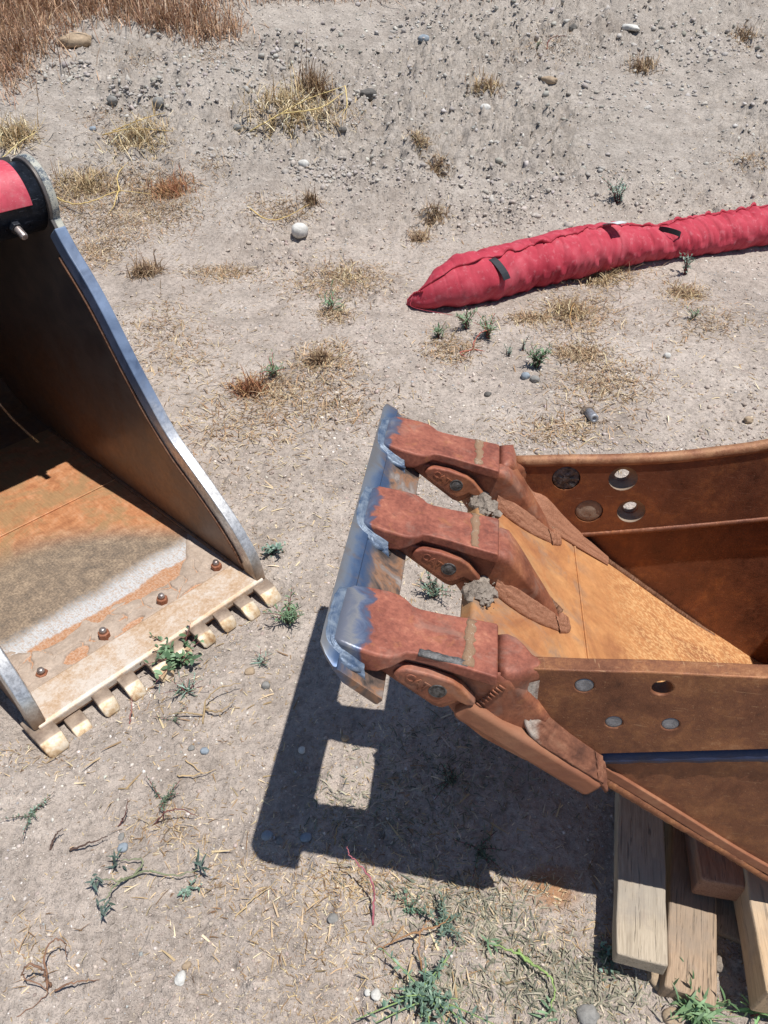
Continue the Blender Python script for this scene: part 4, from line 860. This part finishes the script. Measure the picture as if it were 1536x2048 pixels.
def mat_of(name, label, cat, patches, cols, L0, lean, curl, wid, kind='stuff', bent=.4, mult=1):
    PP = []; LL = []
    for cx, cy, rx, ry, n in patches:
        p = patch(cx, cy, rx, ry, n*mult); PP.append(p)
    P = np.concatenate(PP); P = P[outside_bucket(P)]; n = len(P); L = L0*RNG.lognormal(0, .45, n)
    o = blades(name, P, L, RNG.uniform(0, 6.28, n), RNG.normal(lean, bent, n), RNG.normal(curl, .8, n), wid*RNG.uniform(.6, 1.3, n), pal(n, cols, .2), MAT['straw']); return tag(o, label, cat, kind=kind)
DRY = [(240, 375, 130, 45, 420), (330, 415, 80, 60, 300), (180, 480, 90, 40, 160), (260, 300, 120, 40, 120), (640, 565, 120, 40, 160), (1160, 640, 160, 70, 200), (300, 390, 110, 70, 900), (150, 400, 80, 50, 450), (250, 450, 80, 45, 350), (200, 505, 60, 35, 260), (450, 547, 80, 16, 300), (560, 420, 90, 35, 320), (690, 560, 95, 40, 650), (650, 725, 70, 45, 380), (670, 630, 40, 20, 170),
 (540, 775, 90, 35, 200), (640, 805, 160, 60, 330), (470, 850, 140, 80, 260), (360, 700, 120, 80, 220), (870, 432, 32, 20, 150), (838, 472, 28, 16, 120), (875, 338, 28, 16, 120), (838, 278, 28, 16, 140), (1080, 95, 90, 30, 320), (1490, 82, 30, 25, 130), (1500, 325, 45, 25, 150),
 (1150, 625, 80, 45, 420), (1180, 552, 120, 20, 380), (1062, 637, 45, 12, 190), (1370, 588, 45, 22, 200), (1160, 708, 55, 22, 300), (1210, 765, 110, 60, 420), (900, 700, 60, 35, 220), 
 (280, 120, 60, 30, 120), (210, 240, 60, 30, 140), (420, 110, 60, 30, 160), (320, 640, 80, 60, 140), (1420, 640, 90, 40, 160), (1120, 860, 120, 40, 200), (430, 330, 50, 25, 90), (640, 240, 90, 25, 200), (1000, 520, 60, 20, 60)]
mat_of('dry_grass_litter', 'flattened dry curled grass in patches on the dirt', 'dry grass', DRY, ['a68f72', 'b9a182', '917a60', 'c6b494', '80685200'[:6], 'ab8866'], .032, .35, 1.4, .0018, mult=4.2)
NEAR = [(330, 1650, 100, 55, 420), (60, 1510, 90, 30, 160), (60, 1900, 100, 90, 260), (700, 1770, 140, 60, 900), (450, 1760, 190, 100, 420), (1150, 1880, 160, 80, 300), (1000, 1780, 160, 50, 400), (640, 1900, 220, 80, 260), (300, 1420, 120, 60, 120)]
mat_of('dry_grass_litter', 'short broken straw trodden into the near gravel', 'dry grass', NEAR, ['b49a74', 'c4ab86', '9a7e5c', 'd0bb97', '86694c'], .015, .2, 1.0, .0009)
TOP = [(120, 8, 280, 34, 3000), (40, 60, 120, 60, 1300), (330, 40, 120, 26, 700), (420, 70, 80, 25, 300), (20, 135, 50, 60, 450), (640, -10, 300, 16, 700), (150, -60, 500, 40, 1600), (1050, -8, 260, 12, 220)]
mat_of('brown_grass', 'dense dead brown grass along the top left', 'dry grass', TOP, ['b08a70', 'bd9a7e', '9a7860', 'cbb096', '86664f', 'c0a07e'], .12, 1.15, .9, .0034, mult=1.5)
OLIVE = [(985, 1835, 110, 80, 520), (1100, 1965, 150, 90, 800), (860, 1790, 130, 60, 300), (920, 1520, 230, 120, 700), (800, 1640, 160, 70, 260), (1200, 1990, 120, 60, 300), (880, 1980, 120, 60, 260), (680, 1600, 60, 40, 60)]
mat_of('withered_weeds', 'withered grey green leaves trodden into the gravel', 'weeds', OLIVE, ['8c8876', '9b9482', '7d7b69', 'a89f8c', 'b2a692', '747668'], .016, .2, 1.2, .0014, mult=2.4)

# single tufts of dry grass
def tuft(label, px, py, wpx, n, Lm, cols, lean=.9, curl=1.0, wid=.0014, group='dry grass tufts'):
    n = int(n*1.7); g = G(px, py); rr = wpx/2/ppm(g); q = RNG.standard_normal((n, 2))*.5*rr; P = np.stack([q[:, 0], q[:, 1], height(g[0]+q[:, 0], g[1]+q[:, 1])-g[2]], 1)
    root = empty('dry_grass_tuft', Matrix.Translation(Vector(g))); o = blades('blades', P, Lm*RNG.lognormal(0, .35, n), RNG.uniform(0, 6.28, n), RNG.normal(lean, .45, n), RNG.normal(curl, .8, n), 1.5*wid*RNG.uniform(.6, 1.4, n), pal(n, cols, .18), MAT['straw'], parent=root); tag(o, kind='stuff')
    return tag(root, label, 'dry grass', group)
GOLD = ['bfa880', 'cdbb98', 'a8926e', '998262', 'd4c5a4']; BRN = ['917860', 'a88f70', '7b624c', 'b8a182', '6c5442']
for a in [('big golden heap of dry straw on the bank', 590, 215, 190, 900, .11, GOLD, .55, 1.0, .0022), ('dark stalky standing part of the golden straw heap', 625, 185, 70, 220, .15, BRN, 1.1, 1.3, .0022),
 ('golden straw clump left on the bank with long bent stems', 280, 280, 120, 420, .11, GOLD, .6, 1.0, .002), ('golden straw clump at the left edge above the black bucket', 25, 275, 95, 380, .12, GOLD, .5, .9, .002),
 ('dry tan clump just right of the black bucket rim', 170, 375, 110, 420, .075, GOLD[:3]+BRN[:2], .8, 1.2, .0017), ('brown curly tuft beside the steel edge of the black bucket', 292, 545, 58, 260, .06, BRN, 1.0, 1.5, .0015),
 ('reddish dry tuft right of the tan clump', 345, 385, 80, 320, .07, ['a07052', '8a5c44', 'b98c66', 'a98a62'], .9, 1.3, .0015), ('small upright brown tuft behind the round white stone', 622, 405, 26, 90, .06, BRN, 1.2, 1.0, .0014),
 ('tan tuft high on the bank above the white stone', 975, 175, 62, 260, .075, GOLD[:2]+BRN[:3], .9, 1.2, .0018), ('brown tuft on the bank at the upper right', 1285, 135, 60, 200, .07, BRN, .9, 1.2, .0018),
 ('brown tuft near the right edge of the bank', 1485, 85, 45, 140, .07, BRN, .9, 1.2, .0018), ('thin dry tuft right under the wattle middle', 1140, 625, 70, 260, .055, GOLD[:2]+BRN[:3], .9, 1.5, .0014),
 ('dry grass fringe at the foot of the wattle', 1195, 552, 110, 340, .06, GOLD[:3]+BRN[:2], .9, 1.6, .0014), ('small dark tuft in the straw below the green rosette', 640, 722, 34, 120, .055, BRN, 1.1, 1.4, .0013),
 ('sprawling star of dry straw right of the pale dirt', 690, 560, 70, 90, .08, GOLD, .25, .5, .0015), ('small dry tuft on the bank left of centre', 875, 342, 34, 110, .05, BRN, .8, 1.2, .0014),
 ('small dry tuft above the wattle end', 838, 480, 32, 100, .05, BRN, .8, 1.2, .0014), ('small dry tuft between two others above the wattle end', 868, 438, 40, 130, .05, BRN, .8, 1.2, .0014),
 ('small dry tuft higher on the bank left of centre', 838, 285, 34, 120, .05, GOLD[:2]+BRN[:2], .8, 1.2, .0014), ('dry tuft in the dirt below the wattle at the right', 1370, 590, 55, 170, .05, GOLD[:2]+BRN[:3], .7, 1.5, .0013),
 ('matted reddish tuft by the pink stems', 500, 780, 60, 220, .05, ['9a6a4c', '86573f', 'b08a62', '6a4a38'], .8, 1.4, .0014)]: tuft(*a)

# ---------------------------------------------------------------- green weeds
GRN = ['5f7a58', '708a68', '536b50', '86a07c']; GREY = ['75907c', '8aa292', '62796a', '9db0a0']; DULL = ['5f6f5a', '707d66', '4c5a4b']
def weed(label, px, py, hpx, style='bushy', cols=GRN, stem='7a4a48', n=6, spread=.6, group='green weeds', seed=0, flat=.0):
    rg = np.random.default_rng(int(px*7+py)); g = G(px, py); H = hpx/ppm(g)*(1.12 if hpx < 55 else .88)
    root = empty('weed', Matrix.Translation(Vector(g))); tag(root, label, 'weed', group)
    tubes = []; LP = []; LL = []; LH = []; LE = []
    for i in range(n):
        a = rg.uniform(0, 6.28); h = H*rg.uniform(.6, 1.05); out = spread*h*rg.uniform(.4, 1.2); up = h*(1-flat)*rg.uniform(.75, 1)
        b = np.array([rg.normal(0, .06*H), rg.normal(0, .06*H), -.003]); S = spline([b, b+np.array([math.cos(a)*out*.35, math.sin(a)*out*.35, up*.6]), b+np.array([math.cos(a)*out, math.sin(a)*out, up])], 8)
        tubes.append(tube(S, np.linspace(.016*H+.0006, .006*H+.0003, 8), 4))
        m = {'bushy': 17, 'rosette': 4, 'broad': 11, 'feather': 26}[style]
        for t in np.linspace(.2 if style != 'rosette' else .0, 1, m):
            i0 = min(7, int(t*7)); LP.append(S[i0]+rg.normal(0, .004*H, 3)); LH.append(rg.uniform(0, 6.28)); LE.append(rg.uniform(.1, 1.1) if t < .85 else rg.uniform(.7, 1.5))
            LL.append(H*{'bushy': .30, 'rosette': .75, 'broad': .30, 'feather': .17}[style]*rg.uniform(.6, 1.15)*(1 if t < .9 else .7))
    V, F = join(tubes); sm = tag(mesh('stems', V, F, stemmat(stem), root, None, True), kind='stuff')
    LP = np.array(LP); LL = np.array(LL); nn = len(LP); wr = {'bushy': .085, 'rosette': .06, 'broad': .21, 'feather': .13}[style]
    lf = blades('leaves', LP, LL, np.array(LH), np.array(LE), rg.normal(.6, .5, nn), LL*wr*rg.uniform(.8, 1.25, nn), pal(nn, cols, .14), MAT['leaf'], 'lens' if style != 'broad' else 'oval', .35, root); tag(lf, kind='stuff')
    return root
SM = {}
def stemmat(h):
    if h not in SM: SM[h] = stone('stem_'+h, C(h, .8), C(h, 1.15), 60, .0005)
    return SM[h]
for a in [
 dict(label='green rosette of narrow leaves in the middle of the dirt', px=664, py=622, hpx=34, style='rosette', n=9, spread=.7),
 dict(label='low green weed with pink stems left of centre', px=545, py=752, hpx=34, style='bushy', n=10, spread=1.4, stem='b0605c'),
 dict(label='green weed below the wattle end, leftmost of three', px=880, py=676, hpx=36, style='bushy', n=6),
 dict(label='green weed below the wattle end, topmost of three', px=935, py=658, hpx=42, style='bushy', n=7),
 dict(label='green weed with red stems below the wattle, right one of three', px=975, py=676, hpx=44, style='bushy', n=8, stem='a2564c', spread=.8),
 dict(label='bushy dark green weed standing over two small stones', px=1072, py=736, hpx=50, style='bushy', n=9, spread=.5),
 dict(label='grey green bush on the bank above the wattle', px=1233, py=405, hpx=46, style='feather', n=9, cols=GREY, spread=.7),
 dict(label='tall thin weed rising in front of the wattle', px=1370, py=548, hpx=62, style='feather', n=6, cols=GREY, spread=.5),
 dict(label='small green weed right of the dry tuft under the wattle', px=1385, py=640, hpx=28, style='bushy', n=5),
 dict(label='pair of tiny weeds between the red stems and bushy weed', px=1018, py=712, hpx=26, style='feather', n=5, cols=GREY),
 dict(label='thin sprig left of the bushy dark green weed', px=1045, py=700, hpx=30, style='feather', n=3, cols=GREY, spread=.3),
 dict(label='leafy green weed at the top of the blade shadow', px=578, py=1243, hpx=62, style='bushy', n=12, spread=1.0),
 dict(label='broad leaved weed growing between the tongue teeth', px=362, py=1325, hpx=66, style='broad', n=15, spread=1.5),
 dict(label='grey leafy seedling right of the polished rim', px=548, py=1108, hpx=36, style='broad', n=7, cols=GREY, spread=.8),
 dict(label='tiny spiky seedling left of the blade shadow', px=521, py=1325, hpx=28, style='rosette', n=6, cols=GREY, spread=1.2),
 dict(label='withered dark weed seen between two teeth', px=868, py=1192, hpx=48, style='feather', n=12, cols=DULL+GREY[:2], spread=1.0),
 dict(label='dark green sprig with red stem in the lower left', px=330, py=1600, hpx=44, style='feather', n=6, cols=DULL, stem='7c4640', spread=1.2, flat=.4),
 dict(label='wilted weed flat on the dirt at the left edge', px=60, py=1628, hpx=40, style='feather', n=5, cols=DULL+GREY[:2], stem='5f4640', spread=1.3, flat=.5),
 dict(label='big sprawling leafy weed at the bottom centre', px=855, py=1990, hpx=120, style='feather', n=16, cols=['66806e', '748e7a', '5a7263', '869c86'], stem='8aa066', spread=1.3, flat=.35),
 dict(label='feathery weed above the sprawling leafy one', px=885, py=1852, hpx=80, style='feather', n=9, cols=['6f8474', '7f937f', '5e7265'], stem='8a7a5c', spread=1.0, flat=.3),
 dict(label='flat green sprig right of the pink curved stem', px=815, py=1818, hpx=44, style='feather', n=7, cols=['6b8a70', '587560'], spread=1.2, flat=.5),
 dict(label='grassy green weed in front of the split post', px=1390, py=2030, hpx=80, style='rosette', n=26, cols=['6d8a62', '82a074', '5a7654'], stem='869a6a', spread=1.0, flat=.2),
 dict(label='thin green seedling below the pale yellow timber', px=1505, py=2030, hpx=50, style='rosette', n=5, cols=['86b074', '6f9a62'], spread=.6),
 dict(label='small dull leaf cluster beside the board end', px=1210, py=1915, hpx=40, style='broad', n=8, cols=DULL+GREY[:2], spread=1.2, flat=.5),
 dict(label='small grey weed below the tongue teeth', px=375, py=1785, hpx=30, style='broad', n=5, cols=GREY, spread=1.0, flat=.3),
 dict(label='little pale weed by the dead branching stem', px=375, py=1385, hpx=34, style='rosette', n=8, cols=GREY, spread=1.2),
 dict(label='dull weed lying left of the dead branching stem', px=345, py=1440, hpx=26, style='feather', n=5, cols=DULL, spread=1.3, flat=.5),
 dict(label='small green weed under the red stem on the bank', px=1072, py=100, hpx=18, style='bushy', n=6),
 dict(label='green weed in the brown grass at the top left', px=278, py=10, hpx=26, style='bushy', n=7),
 dict(label='second green weed in the brown grass, further right', px=352, py=6, hpx=20, style='bushy', n=6),
 dict(label='dark sprig deep in the shadow under the teeth', px=905, py=1560, hpx=60, style='feather', n=9, cols=DULL, spread=1.2, flat=.4),
 dict(label='dark sprig at the lower rim of the shadow', px=960, py=1700, hpx=50, style='feather', n=8, cols=DULL, spread=1.2, flat=.4),
]: weed(**a)

# single stems and stalks
def stalk(label, pts, rpx, col, leaves=None, group='weed stems', branches=()):
    g = G(*pts[0][:2]); root = empty('trailing_weed', Matrix.Translation(Vector(g))); tag(root, label, 'weed', group); parts = []
    for pp in [pts]+list(branches):
        S = spline([G(a, b, h)-g for a, b, h in pp], 6*len(pp)); S = S+RNG.normal(0, .0012, S.shape); parts.append(tube(S, np.linspace(rpx*.62, rpx*.2, len(S))*(1+.12*RNG.standard_normal(len(S)))/ppm(g), 5))
        if leaves:
            m = 9; P = S[-1]+RNG.normal(0, .006, (m, 3)); lf = blades('leaves', P, RNG.uniform(.015, .03, m), RNG.uniform(0, 6.28, m), RNG.normal(.5, .5, m), RNG.normal(.6, .4, m), np.full(m, .0022), pal(m, leaves), MAT['leaf'], 'lens', .3, root); tag(lf, kind='stuff')
    V, F = join(parts); mesh('stem', V, F, stemmat(col), root, None, True)
stalk('pink curved weed stem by the shadow edge', [(744, 1850, 0), (749, 1800, .03), (742, 1760, .06), (720, 1730, .07), (700, 1712, .08), (694, 1694, .09)], 4.2, 'a5626a')
stalk('dead branching stem on the dirt below the teeth', [(405, 1447, 0), (412, 1402, .03), (440, 1376, .04), (482, 1366, .03)], 3.5, 'a58e6c', None, branches=[[(408, 1420, .01), (440, 1422, .02), (470, 1400, .02)], [(405, 1430, .01), (370, 1425, .02), (335, 1430, .01)]])
stalk('green bent stalk lying right of the leafy weed', [(1035, 1902, .005), (1062, 1925, .02), (1092, 1945, .03), (1110, 1980, .03), (1098, 2028, .01)], 5.5, '8fa765', ['7f9a78', '6f8a6a'], branches=[[(1062, 1925, .02), (1030, 1905, .03), (980, 1885, .02)]])
stalk('brown curly dead stalk at the bottom left corner', [(100, 1975, 0), (85, 1940, .05), (55, 1930, .07), (48, 1955, .04), (95, 1985, .01), (30, 2035, .0)], 4.0, '8c6a55', None, branches=[[(95, 1980, .01), (92, 1905, .05), (110, 1880, .07), (130, 1885, .06), (132, 1915, .03)], [(110, 1980, .01), (150, 1965, .03), (200, 1960, .0)]])
stalk('long dark wilted weed lying in the lower left', [(258, 1755, .005), (300, 1742, .02), (350, 1752, .02), (400, 1738, .03)], 4.0, '83886a', ['4f5f55', '62736a'], branches=[[(258, 1755, .01), (225, 1775, .03), (205, 1815, .03)], [(258, 1755, .01), (235, 1760, .03), (190, 1755, .03)], [(270, 1750, .01), (285, 1720, .02), (240, 1722, .01)]])
stalk('dark twisted dead weed at the left of the lower dirt', [(140, 1700, .005), (180, 1686, .02), (215, 1672, .02)], 4.0, '5a463e', None, branches=[[(100, 1700, .0), (112, 1670, .02), (125, 1658, .03)]])
stalk('arched dead stem right of the dark green sprig', [(310, 1648, 0), (330, 1625, .04), (360, 1618, .05), (395, 1632, .01)], 3.2, '7a4e48')
stalk('thin dead stem standing left of the arched one', [(238, 1652, 0), (250, 1630, .03), (255, 1598, .06)], 2.8, '6a4540')
stalk('pale straw stalk lying below the blade shadow corner', [(472, 1832, .004), (510, 1795, .012), (555, 1762, .006)], 2.6, 'c9ae82')
stalk('pale straw stalk crossing in the lower left dirt', [(355, 1553, .004), (400, 1548, .015), (430, 1538, .006)], 2.6, 'c2a67c', None, branches=[[(370, 1520, .006), (405, 1546, .01)]])
stalk('yellow vine stem running through the straw by the black bucket', [(110, 395, .02), (150, 408, .05), (190, 400, .07), (238, 382, .08), (300, 388, .05)], 2.2, 'd3b878', None, branches=[[(238, 382, .08), (235, 350, .10), (255, 325, .09)], [(236, 382, .08), (228, 410, .03), (215, 430, .0)]])
stalk('yellow vine stem left of the round white stone', [(495, 412, .0), (520, 432, .03), (550, 440, .03), (590, 425, .05), (618, 408, .06)], 2.2, 'd0b272')
stalk('long yellow stem across the golden straw heap', [(500, 262, .02), (560, 228, .08), (620, 196, .12), (690, 172, .10)], 2.4, 'd8c084', None, branches=[[(560, 228, .08), (640, 215, .12), (692, 182, .1)], [(690, 172, .1), (694, 210, .06), (680, 236, .0)]])
stalk('yellow stems sprawling over the left straw clump', [(205, 270, .02), (260, 258, .06), (345, 262, .05)], 2.2, 'cdb070', None, branches=[[(225, 262, .03), (280, 240, .06), (330, 225, .05)]])
stalk('pale stem poking out at the left edge above the red plate', [(2, 318, .0), (40, 285, .06), (75, 262, .08)], 2.4, 'd8c48c')
stalk('arched dark red stem high on the bank', [(1094, 110, 0), (1096, 85, .06), (1110, 73, .08), (1135, 72, .06)], 2.2, '6e4038')
stalk('red branching stems at the foot of the weeds below the wattle', [(945, 700, 0), (950, 680, .02), (965, 664, .05), (985, 658, .05)], 2.6, 'b06052', None, branches=[[(945, 700, .0), (920, 705, .02), (935, 715, .0)], [(945, 698, .0), (970, 702, .02)]])
stalk('curled tan stem standing in the grass under the wattle', [(1145, 658, 0), (1140, 630, .05), (1148, 608, .07), (1160, 622, .05)], 2.2, 'b58f5c')
stalk('thick brown dead branch on the feathery weed', [(850, 1960, .0), (838, 1900, .03), (842, 1862, .04), (858, 1840, .05)], 4.0, 'a07a58', None, branches=[[(842, 1862, .04), (790, 1880, .03), (745, 1902, .01)], [(842, 1862, .04), (880, 1850, .05), (900, 1832, .05)]])
stalk('dull dead stem in the shadow beside the straw', [(668, 1690, .0), (675, 1655, .04), (690, 1640, .05)], 2.6, '8a7a5c')
stalk('red dead stem between teeth and dirt at the left', [(259, 1447, .0), (262, 1415, .03), (264, 1392, .04)], 2.8, '9a6a60')
